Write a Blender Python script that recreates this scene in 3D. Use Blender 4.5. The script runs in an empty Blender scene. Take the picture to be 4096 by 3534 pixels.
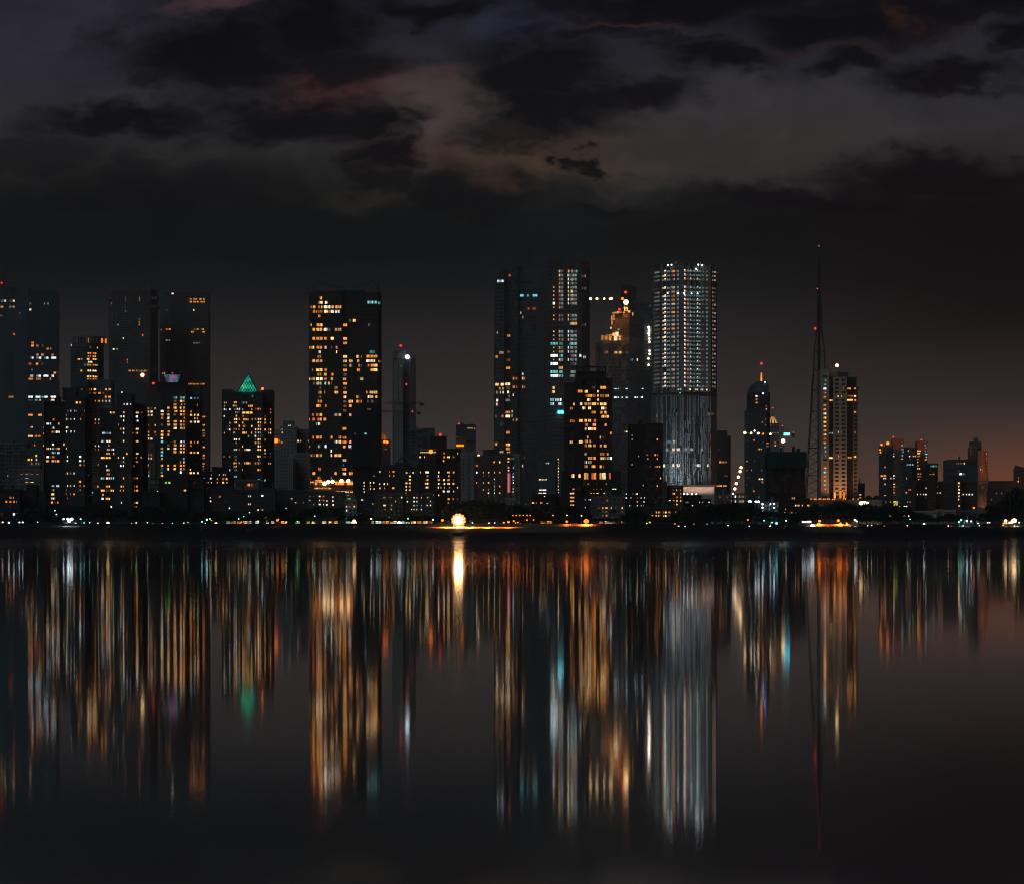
import bpy, math, random, re
from mathutils import Vector, noise as mnoise
random.seed(11)
SC = bpy.context.scene
COL = SC.collection

# ------------------------------------------------------------------ camera
F = 16000.0            # focal length in photograph pixels (4096 wide)
YH = 2148.0            # eye level row of the photograph
CH = 5.0               # eye height over the water
cd = bpy.data.cameras.new("camera"); cam = bpy.data.objects.new("camera", cd); COL.objects.link(cam)
cam.location = (0, 0, CH); cam.rotation_euler = (math.radians(90), 0, 0)
cd.sensor_width = 36.0; cd.lens = 36.0 * F / 4096.0
cd.shift_y = (YH - 1767.0) / 4096.0
cd.clip_start = 1.0; cd.clip_end = 60000.0
SC.camera = cam
SC.view_settings.view_transform = 'Standard'; SC.view_settings.look = 'None'
SC.view_settings.exposure = 0.0; SC.view_settings.gamma = 1.0
SC.cycles.max_bounces = 5; SC.cycles.volume_bounces = 0
SC.cycles.diffuse_bounces = 1; SC.cycles.glossy_bounces = 2
SC.cycles.use_denoising = True
SC.cycles.sample_clamp_indirect = 6.0
SC.cycles.filter_width = 1.1

LG = 1.0; HAZE = 0.0001; FILL_SUN = 0.3
def lin(c):
    return tuple(((v/255.0)/12.92 if v/255.0 <= 0.04045 else ((v/255.0+0.055)/1.055)**2.4) for v in c)

# ------------------------------------------------------------------ night sky (world): dim Nishita sky plus city-lit cloud
W = bpy.data.worlds.new("World"); SC.world = W; W.use_nodes = True
nt = W.node_tree; nt.nodes.clear()
N = nt.nodes; L = nt.links
def node(t, **kw):
    n = N.new(t)
    for k, v in kw.items(): setattr(n, k, v)
    return n
def vmath(op, a, b=None, c=None):
    n = node('ShaderNodeVectorMath', operation=op)
    for i, v in enumerate((a, b, c)):
        if v is None: continue
        if isinstance(v, tuple): n.inputs[i].default_value = v
        else: L.new(v, n.inputs[i])
    return n.outputs['Value'] if op in ('LENGTH',) else n.outputs[0]
def math_(op, a, b=None, clamp=False):
    n = node('ShaderNodeMath', operation=op); n.use_clamp = clamp
    for i, v in enumerate((a, b)):
        if v is None: continue
        if isinstance(v, (int, float)): n.inputs[i].default_value = v
        else: L.new(v, n.inputs[i])
    return n.outputs[0]
def mixc(f, a, b):
    n = node('ShaderNodeMix', data_type='RGBA')
    for s, v in ((n.inputs[0], f), (n.inputs[6], a), (n.inputs[7], b)):
        if isinstance(v, (int, float)): s.default_value = v
        elif isinstance(v, tuple): s.default_value = (*v[:3], 1)
        else: L.new(v, s)
    return n.outputs[2]
tc = node('ShaderNodeTexCoord')
sep = node('ShaderNodeSeparateXYZ'); L.new(tc.outputs['Generated'], sep.inputs[0])
az = math_('ARCTAN2', sep.outputs[0], sep.outputs[1])
hyp = math_('SQRT', math_('ADD', math_('MULTIPLY', sep.outputs[0], sep.outputs[0]), math_('MULTIPLY', sep.outputs[1], sep.outputs[1])))
el = math_('DIVIDE', sep.outputs[2], math_('MAXIMUM', hyp, 0.05))
SX = math_('ADD', math_('MULTIPLY', az, F), 2048.0)
SY = math_('ADD', math_('MULTIPLY', el, -F), YH)
comb = node('ShaderNodeCombineXYZ'); L.new(SX, comb.inputs[0]); L.new(SY, comb.inputs[1])
P0 = comb.outputs[0]
def noise_tex(vec, scale, detail, rough=0.55, out='Fac'):
    n = node('ShaderNodeTexNoise'); n.inputs['Scale'].default_value = scale
    n.inputs['Detail'].default_value = detail; n.inputs['Roughness'].default_value = rough
    L.new(vec, n.inputs['Vector']); return n.outputs[out]
PS = vmath('MULTIPLY', P0, (0.001, 0.0019, 0.001))
warp = vmath('MULTIPLY_ADD', noise_tex(PS, 2.6, 9, 0.62, 'Color'), (820, 430, 0), (-410, -215, 0))
PW = vmath('ADD', P0, warp)
def blob(b):
    cx, cy, rx, ry = b[:4]; s = b[4] if len(b) > 4 else 1.0
    q = vmath('MULTIPLY_ADD', PW, (1.0/rx, 1.0/ry, 0), (-cx/rx, -cy/ry, 0))
    mr = node('ShaderNodeMapRange'); mr.interpolation_type = 'SMOOTHSTEP'
    L.new(vmath('LENGTH', q), mr.inputs[0])
    mr.inputs[1].default_value = 1.6; mr.inputs[2].default_value = 0.4
    mr.inputs[3].default_value = 0.0; mr.inputs[4].default_value = s
    return mr.outputs[0]
mr = node('ShaderNodeMapRange'); L.new(SY, mr.inputs[0])
mr.inputs[1].default_value = -400; mr.inputs[2].default_value = 2200
ramp = node('ShaderNodeValToRGB'); L.new(mr.outputs[0], ramp.inputs[0])
stops = [(-400, (18, 18, 24)), (0, (32, 31, 42)), (300, (44, 44, 52)), (520, (51, 50, 52)), (700, (38, 38, 38)), (850, (16, 22, 22)),
         (1000, (10, 18, 19)), (1150, (18, 25, 27)), (1300, (38, 40, 42)), (1500, (54, 53, 54)), (1700, (72, 67, 65)),
         (1900, (92, 80, 72)), (2100, (120, 92, 74))]
cr = ramp.color_ramp
while len(cr.elements) > 1: cr.elements.remove(cr.elements[-1])
for i, (y, c) in enumerate(stops):
    p = (y + 400) / 2600.0
    e = cr.elements[0] if i == 0 else cr.elements.new(p)
    e.position = p; e.color = (*lin(c), 1)
sky = ramp.outputs[0]
# warm street-light glow low over the east end, cooler and darker air above it
def rng(v, a, b, lo=0.0, hi=1.0):
    m = node('ShaderNodeMapRange'); m.interpolation_type = 'SMOOTHSTEP'; L.new(v, m.inputs[0])
    m.inputs[1].default_value = a; m.inputs[2].default_value = b; m.inputs[3].default_value = lo; m.inputs[4].default_value = hi
    return m.outputs[0]
east = rng(SX, 2700, 4100)
sky = mixc(math_('MULTIPLY', math_('MULTIPLY', east, rng(SY, 620, 900)), rng(SY, 1750, 1150)), sky, lin((8, 13, 14)))
sky = mixc(math_('MULTIPLY', math_('MULTIPLY', rng(SX, 3100, 4250), rng(SY, 1600, 2120)), 0.9), sky, lin((176, 100, 62)))
sky = mixc(math_('MULTIPLY', math_('MULTIPLY', rng(SX, 600, 0), rng(SY, 1100, 2000)), 0.5), sky, lin((44, 45, 49)))

for b, c in (((250, 170, 420, 260, .75), (50, 48, 60)), ((1430, 345, 330, 75, .8), (76, 44, 44)), ((1780, 430, 210, 140, .9), (82, 70, 68)),
             ((2150, 620, 500, 85, .85), (80, 62, 50)), ((2880, 560, 620, 190, .75), (62, 58, 57)), ((2060, 90, 150, 90, .8), (40, 41, 58)),
             ((860, 20, 130, 45, .8), (78, 56, 60)), ((3150, 420, 700, 90, .5), (54, 53, 58)), ((950, 440, 170, 40, .7), (52, 50, 54)),
             ((1500, 780, 120, 60, .5), (50, 46, 36)), ((3800, 140, 150, 60, .6), (46, 42, 50))):
    sky = mixc(blob(b), sky, lin(c))
tex = noise_tex(PW, 0.0042, 8, 0.62)
sky = vmath('MULTIPLY', sky, math_('ADD', math_('MULTIPLY', tex, math_('MULTIPLY', rng(SY, 1300, 700), 1.1)), math_('ADD', math_('MULTIPLY', rng(SY, 1300, 700), -0.55), 1.0)))
# dark cloud masses
D_ = [(2130, 300, 330, 140), (2230, 450, 330, 120), (2520, 400, 210, 85), (2050, 540, 170, 55, .8), (1250, 120, 250, 140), (850, 230, 430, 150),
      (1330, 250, 250, 90, .9), (480, 520, 380, 75), (1170, 470, 400, 110), (1450, 500, 160, 70), (1560, 610, 140, 60), (1520, 710, 100, 70, .8),
      (1840, 760, 260, 110, .8), (2340, 665, 75, 34), (2185, 635, 60, 22), (1720, 20, 250, 55), (2750, 10, 640, 80), (3350, 110, 420, 90),
      (3750, 30, 600, 70, .95), (2880, 250, 220, 65), (3450, 265, 160, 55), (3860, 300, 280, 60), (4060, 160, 110, 60), (650, 770, 620, 110, .7),
      (150, 640, 320, 60, .6), (3250, 790, 560, 70), (3780, 720, 420, 80), (4000, 960, 640, 230, .7), (3000, 930, 500, 120, .6), (2420, 820, 130, 25, .6),
      (2350, 130, 260, 45, .8), (600, 330, 180, 60, .8), (1000, 950, 900, 110, .3), (2700, 170, 180, 30, .7)]
m = None
for b in D_:
    o = blob(b); m = o if m is None else math_('MAXIMUM', m, o)
sky = mixc(math_('MULTIPLY', m, 0.93), sky, lin((5, 6, 10)))
# thin rust-coloured rims under the high clouds
for b, c in (((2520, 95, 260, 14, .6), (58, 36, 28)), ((3330, 215, 260, 18, .5), (44, 28, 26)), ((3560, 80, 60, 60, .5), (56, 32, 26)), ((1480, 570, 190, 26, .5), (48, 30, 28))):
    sky = mixc(blob(b), sky, lin(c))
SKY_GAIN = 1.0
neb = node('ShaderNodeTexSky', sky_type='NISHITA'); neb.sun_disc = False
neb.sun_elevation = math.radians(-9); neb.sun_rotation = math.radians(200)
bg = node('ShaderNodeBackground'); bg.inputs[1].default_value = SKY_GAIN; L.new(sky, bg.inputs[0])
bg2 = node('ShaderNodeBackground'); bg2.inputs[1].default_value = 0.006; L.new(neb.outputs[0], bg2.inputs[0])
add = node('ShaderNodeAddShader'); L.new(bg.outputs[0], add.inputs[0]); L.new(bg2.outputs[0], add.inputs[1])
wo = node('ShaderNodeOutputWorld'); L.new(add.outputs[0], wo.inputs[0])
W.cycles.sampling_method = 'MANUAL'; W.cycles.sample_map_resolution = 1024

# weak cool fill sun from the bay side, added to bring out the facades
sd = bpy.data.lights.new('fill_sun', 'SUN'); sd.energy = FILL_SUN; sd.color = (.62, .93, 1); sd.angle = math.radians(35)
so = bpy.data.objects.new('fill_sun', sd); COL.objects.link(so); so.rotation_euler = (math.radians(58), 0, math.radians(-38)); so.location = (-50, -50, 200)
# ------------------------------------------------------------------ materials
def mat(name, rgb, rough=0.8, var=0.25, scale=0.06, spec=0.3, metal=0.0):
    m = bpy.data.materials.new(name); m.use_nodes = True
    t = m.node_tree; b = t.nodes['Principled BSDF']
    b.inputs['Roughness'].default_value = rough; b.inputs['Metallic'].default_value = metal
    b.inputs['Specular IOR Level'].default_value = spec
    co = t.nodes.new('ShaderNodeTexCoord')
    mp = t.nodes.new('ShaderNodeMapping'); mp.inputs['Scale'].default_value = (1, 1, 0.35)
    n = t.nodes.new('ShaderNodeTexNoise'); n.inputs['Scale'].default_value = scale; n.inputs['Detail'].default_value = 6
    r = t.nodes.new('ShaderNodeValToRGB')
    lo = tuple(max(0, c*(1-var)) for c in rgb); hi = tuple(min(1, c*(1+var)) for c in rgb)
    r.color_ramp.elements[0].position = .3; r.color_ramp.elements[1].position = .7
    r.color_ramp.elements[0].color = (*lo, 1); r.color_ramp.elements[1].color = (*hi, 1)
    t.links.new(co.outputs['Object'], mp.inputs[0]); t.links.new(mp.outputs[0], n.inputs['Vector'])
    t.links.new(n.outputs['Fac'], r.inputs[0]); t.links.new(r.outputs[0], b.inputs['Base Color'])
    return m
EG = 1.1   # gain of lit windows
def emat(name, rgb, strength, vary=0.5, scale=3.0):
    m = bpy.data.materials.new(name); m.use_nodes = True
    t = m.node_tree; t.nodes.clear()
    e = t.nodes.new('ShaderNodeEmission'); e.inputs[0].default_value = (*rgb, 1)
    o = t.nodes.new('ShaderNodeOutputMaterial'); t.links.new(e.outputs[0], o.inputs[0])
    if vary:
        co = t.nodes.new('ShaderNodeTexCoord'); n = t.nodes.new('ShaderNodeTexNoise'); n.inputs['Scale'].default_value = scale
        oi = t.nodes.new('ShaderNodeObjectInfo')
        va = t.nodes.new('ShaderNodeVectorMath'); va.operation = 'ADD'
        t.links.new(co.outputs['Object'], va.inputs[0]); t.links.new(oi.outputs['Location'], va.inputs[1])
        t.links.new(va.outputs[0], n.inputs['Vector'])
        a = t.nodes.new('ShaderNodeMapRange'); t.links.new(n.outputs['Fac'], a.inputs[0])
        a.inputs[1].default_value = .3; a.inputs[2].default_value = .7
        a.inputs[3].default_value = strength*(1-vary); a.inputs[4].default_value = strength*(1+vary)
        b = t.nodes.new('ShaderNodeMapRange'); t.links.new(oi.outputs['Random'], b.inputs[0])
        b.inputs[3].default_value = .4; b.inputs[4].default_value = 1.6
        c = t.nodes.new('ShaderNodeMath'); c.operation = 'MULTIPLY'
        t.links.new(a.outputs[0], c.inputs[0]); t.links.new(b.outputs[0], c.inputs[1]); t.links.new(c.outputs[0], e.inputs[1])
    else: e.inputs[1].default_value = strength
    m.cycles.emission_sampling = 'NONE'
    return m
M = dict(
    black=mat('silhouette black render', (.035, .035, .036)), dark=mat('dark painted render', (.07, .07, .07)),  # black carries the near blocks' night silhouette as base colour
    grey=mat('grey concrete', (.2, .2, .2)), slate=mat('slate grey cladding', (.12, .16, .17)),
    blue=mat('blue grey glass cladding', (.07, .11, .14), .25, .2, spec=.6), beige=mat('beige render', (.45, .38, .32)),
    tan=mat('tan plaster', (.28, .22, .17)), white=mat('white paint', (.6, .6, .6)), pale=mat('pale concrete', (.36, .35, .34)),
    brown=mat('brown plaster', (.16, .12, .09)), steel=mat('dark steel', (.09, .09, .095), .6), net=mat('green safety net', (.01, .05, .045)),
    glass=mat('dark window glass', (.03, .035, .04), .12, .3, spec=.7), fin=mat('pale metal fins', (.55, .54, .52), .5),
    copper=mat('reddish stone', (.3, .17, .13)), bluesheet=mat('blue sheet roof', (.05, .2, .5)), pinkwall=mat('pink wall', (.6, .2, .2)),
    roofrust=mat('rusty sheet', (.35, .2, .12)), mullion=mat('window frame', (.08, .075, .07)))
COLS = dict(o=((1, .31, .05), 1.2), y=((1, .5, .14), 1.5), w=((1, .74, .46), 1.6), W=((.8, .95, 1), 1.7), c=((.16, .62, .62), 1.0),
            b=((.12, .34, .5), .4), r=((1, .2, .06), .75), d=((.6, .32, .18), .18), g=((.35, 1, .2), 1.3), G=((.55, .66, .66), .38),
            k=((1, .22, .24), 1.0), t=((.33, .55, .55), .3), s=((1, .68, .48), .75), e=((.02, .55, .33), .8), R=((1, .05, .02), 9.0), C=((.1, .9, 1), 5.0))
EM = {k: emat('lit window ' + k, c, s*EG) for k, (c, s) in COLS.items()}
BR = dict(W=9, w=8, y=7, o=6, c=5, C=9, R=9, g=5, e=5, k=5, r=4, b=3, G=3, d=2, t=3, s=5)
LAMPM = {}
def lampmat(c, s=30.0):
    k = (c, s)
    if k not in LAMPM: LAMPM[k] = emat('lamp glow', c, s, 0)
    return LAMPM[k]

# ------------------------------------------------------------------ mesh helpers
class MB:
    def __init__(s): s.v = []; s.f = []; s.m = []
    def quad(s, a, b, c, d, mi=0):
        n = len(s.v); s.v += [tuple(a), tuple(b), tuple(c), tuple(d)]; s.f.append((n, n+1, n+2, n+3)); s.m.append(mi)
    def tri(s, a, b, c, mi=0):
        n = len(s.v); s.v += [tuple(a), tuple(b), tuple(c)]; s.f.append((n, n+1, n+2)); s.m.append(mi)
    def hexa(s, p, mi=0):
        n = len(s.v); s.v += [tuple(q) for q in p]
        for f in ((0, 3, 2, 1), (4, 5, 6, 7), (0, 1, 5, 4), (1, 2, 6, 5), (2, 3, 7, 6), (3, 0, 4, 7)):
            s.f.append(tuple(n+i for i in f)); s.m.append(mi)
    def box(s, x0, x1, y0, y1, z0, z1, mi=0):
        s.hexa([(x0, y0, z0), (x1, y0, z0), (x1, y1, z0), (x0, y1, z0), (x0, y0, z1), (x1, y0, z1), (x1, y1, z1), (x0, y1, z1)], mi)
    def prism(s, poly, z0, z1, mi=0):
        n = len(s.v); k = len(poly)
        s.v += [(x, y, z0) for x, y in poly] + [(x, y, z1) for x, y in poly]
        s.f.append(tuple(n+i for i in reversed(range(k)))); s.m.append(mi)
        s.f.append(tuple(n+k+i for i in range(k))); s.m.append(mi)
        for i in range(k):
            j = (i+1) % k; s.f.append((n+i, n+j, n+k+j, n+k+i)); s.m.append(mi)
    def beam(s, a, b, r, r2=None, mi=0, k=4):
        a = Vector(a); b = Vector(b); r2 = r if r2 is None else r2
        d = (b-a)
        if d.length < 1e-6: return
        d.normalize(); u = d.cross(Vector((0, 1, 0)) if abs(d.y) < .9 else Vector((1, 0, 0))).normalized(); w = d.cross(u)
        n = len(s.v)
        for c, rr in ((a, r), (b, r2)):
            for i in range(k):
                t = 2*math.pi*i/k + math.pi/4
                s.v.append(tuple(c + u*(rr*math.cos(t)) + w*(rr*math.sin(t))))
        for i in range(k):
            j = (i+1) % k; s.f.append((n+i, n+j, n+k+j, n+k+i)); s.m.append(mi)
        s.f.append(tuple(n+i for i in reversed(range(k)))); s.m.append(mi); s.f.append(tuple(n+k+i for i in range(k))); s.m.append(mi)
    def ball(s, c, r, k=8, rows=5, mi=0, sz=1.0):
        n = len(s.v)
        for i in range(rows+1):
            th = math.pi*i/rows
            for j in range(k):
                ph = 2*math.pi*j/k
                s.v.append((c[0]+r*math.sin(th)*math.cos(ph), c[1]+r*math.sin(th)*math.sin(ph), c[2]+r*sz*math.cos(th)))
        for i in range(rows):
            for j in range(k):
                q = (j+1) % k; s.f.append((n+i*k+j, n+(i+1)*k+j, n+(i+1)*k+q, n+i*k+q)); s.m.append(mi)
    def mesh(s, name, mats):
        me = bpy.data.meshes.new(name); me.from_pydata(s.v, [], s.f)
        for x in (mats if isinstance(mats, (list, tuple)) else [mats]): me.materials.append(x)
        me.polygons.foreach_set('material_index', s.m); me.update(); return me
    def build(s, name, mats, parent=None, kind=None):
        o = bpy.data.objects.new(name, s.mesh(name, mats)); COL.objects.link(o)
        if parent: o.parent = parent
        if kind: o['kind'] = kind
        return o
LABELS = {}
def tag(o, label, cat, group=None):
    if label in LABELS: LABELS[label].append(o)
    else: LABELS[label] = [o]
    o['label'] = label; o['category'] = cat
    if group: o['group'] = group
    return o
def empty(name, label, cat, loc, group=None):
    o = bpy.data.objects.new(name, None); COL.objects.link(o); o.location = loc; o.empty_display_size = 5
    return tag(o, label, cat, group)
GZ = 14.0
def PX(px, D): return (px - 2048.0) / F * D
def PZ(py, D): return CH + (YH - py) / F * D
def child(mb, name, mats, root, kind=None):
    """link a mesh given in world coordinates under a root empty"""
    l = root.location; mb.v = [(x-l.x, y-l.y, z-l.z) for x, y, z in mb.v]
    return mb.build(name, mats, root, kind)

# unit windows (1 x 1, facing -y): panes with frame bars, some half curtained
PANES = {}
def pane_mesh(c, v):
    if (c, v) not in PANES:
        b = MB()
        n = (1, 2, 3, 2)[v]; g = .05; bar = .07
        for i in range(n):
            x0 = -.5 + i/n + (bar/2 if i else 0.0); x1 = -.5 + (i+1)/n - (bar/2 if i < n-1 else 0.0)
            mi = 1 if (v == 3 and i == 0) else 0
            b.box(x0, x1, -.1, .1, -.5, .5, mi)
            if i: b.box(-.5+i/n-bar/2, -.5+i/n+bar/2, -.18, .1, -.5, .5, 2)
        dim = {'w': 'y', 'y': 'o', 'W': 'G', 'o': 'r', 'c': 'b', 'r': 'd', 'G': 'd'}.get(c, 'd')
        PANES[(c, v)] = b.mesh('window_pane', [EM[c], EM[dim], M['mullion']])
    return PANES[(c, v)]
DARKPANE = None
def dark_mesh():
    global DARKPANE
    if DARKPANE is None:
        b = MB(); b.box(-.5, .5, -.1, .1, -.5, .5, 0); b.box(-.03, .03, -.14, -.1, -.5, .5, 1)
        DARKPANE = b.mesh('window_pane', [M['glass'], M['mullion']])
    return DARKPANE

# views of the survey drawing: origin and scale of each sheet
V = dict(A=(0, 1120, 4.0), B=(0, 1500, 2.793), C=(290, 1500, 2.793), D=(570, 1500, 2.793), E=(850, 1500, 2.793), F=(1220, 1120, 3.576),
         G=(1220, 1600, 3.3125), H=(1520, 1700, 4.063), I=(1880, 1700, 4.063), J=(2230, 1700, 4.063), K=(1960, 1000, 3.575), L=(1960, 1440, 3.886),
         M=(2360, 1020, 3.726), N=(2600, 1480, 3.4375), O=(2580, 1880, 4.144), Q=(2900, 1440, 2.554), S=(3200, 960, 1.6868),
         T=(3180, 1920, 4.144), U=(3500, 1720, 3.4765), X=(2040, 1920, 3.4533), Y0=(0, 1920, 2.96), Y1=(700, 1920, 2.96), Y2=(1400, 1920, 2.96),
         Z1=(0, 900, 1.419), Z2=(560, 900, 1.419), Z3=(1140, 900, 1.419), Z5=(2280, 900, 1.419), P=(0, 0, 1.0))
def rows(view, txt, w=26, h=26):
    ox, oy, s = V[view]; out = []
    for line in txt.split('|'):
        line = line.strip()
        if not line: continue
        y, t = line.split(':')
        for tok in t.split():
            c = tok[0]; r = tok[1:].split('/')
            ww = float(r[1]) if len(r) > 1 else w
            out.append((ox + float(r[0])/s, oy + float(y)/s, ww/s, h/s, c))
    return out

class Block:
    """a volume of a building: pts = front line [(px, extra depth m)...] seen from the bay, rising from base to ytop"""
    def __init__(s, pts, ytop, D, depth=None, mat='grey', fl=14.0, bay=14.0, wf=.7, hf=.6, proud=.5, dark=.85, base=None, name='wall', y0=None,
                 slab=True, pier=True, detail='wall', parapet=1.2, dmat=None, yend=None):
        if isinstance(pts[0], (int, float)): pts = [(pts[0], 0), (pts[1], 0)]
        s.pts = [((px-2048)/F*(D+d), D+d) for px, d in pts]; s.D = D
        s.x0 = pts[0][0]; s.x1 = pts[-1][0]; s.ytop = ytop
        s.z1 = PZ(ytop, D); s.z0 = GZ-.5 if base is None else PZ(base, D)
        wid = s.pts[-1][0]-s.pts[0][0]
        s.depth = depth or max(10.0, wid*.7)
        s.mat = mat; s.fl = fl; s.bay = bay; s.wf = wf; s.hf = hf; s.proud = proud; s.dark = dark; s.name = name; s.y0 = y0
        s.slab = slab; s.pier = pier; s.parapet = parapet; s.dmat = dmat; s.yend = yend
    def facet(s, px):
        u = (px-2048)/F
        for i in range(len(s.pts)-1):
            (xa, ya), (xb, yb) = s.pts[i], s.pts[i+1]
            if xa/ya - 1e-9 <= u <= xb/yb + 1e-9:
                den = (xb-xa) - u*(yb-ya)
                t = (u*ya - xa)/den if abs(den) > 1e-9 else .5
                return i, min(1, max(0, t))
        return None
    def frame(s, i):
        a = Vector((*s.pts[i], 0)); b = Vector((*s.pts[i+1], 0)); t = (b-a); ln = t.length; t.normalize()
        n = Vector((t.y, -t.x, 0))
        return a, t, n, ln
    def build(s, root, fit):
        b = MB()
        back = [(s.pts[-1][0], s.pts[-1][1]+s.depth), (s.pts[0][0], s.pts[0][1]+s.depth)]
        b.prism(list(s.pts)+back, s.z0, s.z1)
        p, y0 = fit
        hm = p/F*s.D; zc0 = PZ(y0, s.D)
        k0 = math.floor((zc0 - s.z1)/hm)+1
        s.rows = []
        k = int(math.ceil((zc0-s.z1+hm*.6)/hm))
        while True:
            z = zc0 - k*hm
            if z - hm*.5 < max(s.z0, GZ+1): break
            if s.yend and z < PZ(s.yend, s.D): break
            s.rows.append(z); k += 1
            if k > 200: break
        zt = s.rows[0]+hm/2 if s.rows else s.z1
        s.cells = []
        for i in range(len(s.pts)-1):
            a, t, n, ln = s.frame(i)
            def fb(u0, u1, z0, z1, pr, mi=0, inn=.2):
                q0 = a+t*u0; q1 = a+t*u1
                o = n*pr; k_ = n*(-inn)
                P = [(q0+o), (q1+o), (q1+k_), (q0+k_)]
                b.hexa([(v.x, v.y, z0) for v in P]+[(v.x, v.y, z1) for v in P], mi)
            bm = s.bay/F*s.D
            nb = max(1, round(ln/bm)); bw = ln/nb
            if s.slab:
                sh = hm*(1-s.hf)
                for z in s.rows:
                    fb(-.12 if i == 0 else .02, ln+(.12 if i == len(s.pts)-2 else -.02), z-hm/2-sh*.5, z-hm/2+sh*.5, s.proud, 1 if s.dmat else 0)
            if s.pier and s.rows:
                pw = bw*(1-s.wf)
                for j in range(nb+1):
                    u = j*bw
                    fb(max(0.01, u-pw/2), min(ln-.01, u+pw/2), s.z0+.1, zt-.05, s.proud*(.8 if s.slab else 1), 1 if s.dmat else 0)
            for z in s.rows:
                for j in range(nb): s.cells.append((i, (j+.5)*bw, z, bw*s.wf, hm*s.hf))
            if s.parapet and zt < s.z1:
                fb(-.15 if i == 0 else .03, ln+(.15 if i == len(s.pts)-2 else -.03), s.z1-s.parapet, s.z1+.25, s.proud+.15)
        mats = [M[s.mat]] + ([M[s.dmat]] if s.dmat else [])
        s.obj = child(b, s.name, mats, root)
        return s.obj

def fit_rows(b, lit):
    p = b.fl; ys = sorted({y for (_, y, *_r) in lit})
    if b.y0 is None: b.y0 = ys[0] if ys else b.ytop + p
    y0 = b.y0
    if len(ys) > 4:
        for _ in range(3):
            n = [round((y-y0)/p) for y in ys]; k = len(ys)
            sn = sum(n); sy = sum(ys); snn = sum(q*q for q in n); sny = sum(q*y for q, y in zip(n, ys))
            den = k*snn-sn*sn
            if den: p2 = (k*sny-sn*sy)/den
            if abs(p2-b.fl) < .12*b.fl: p = p2; y0 = (sy-p*sn)/k
    return p, y0

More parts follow.
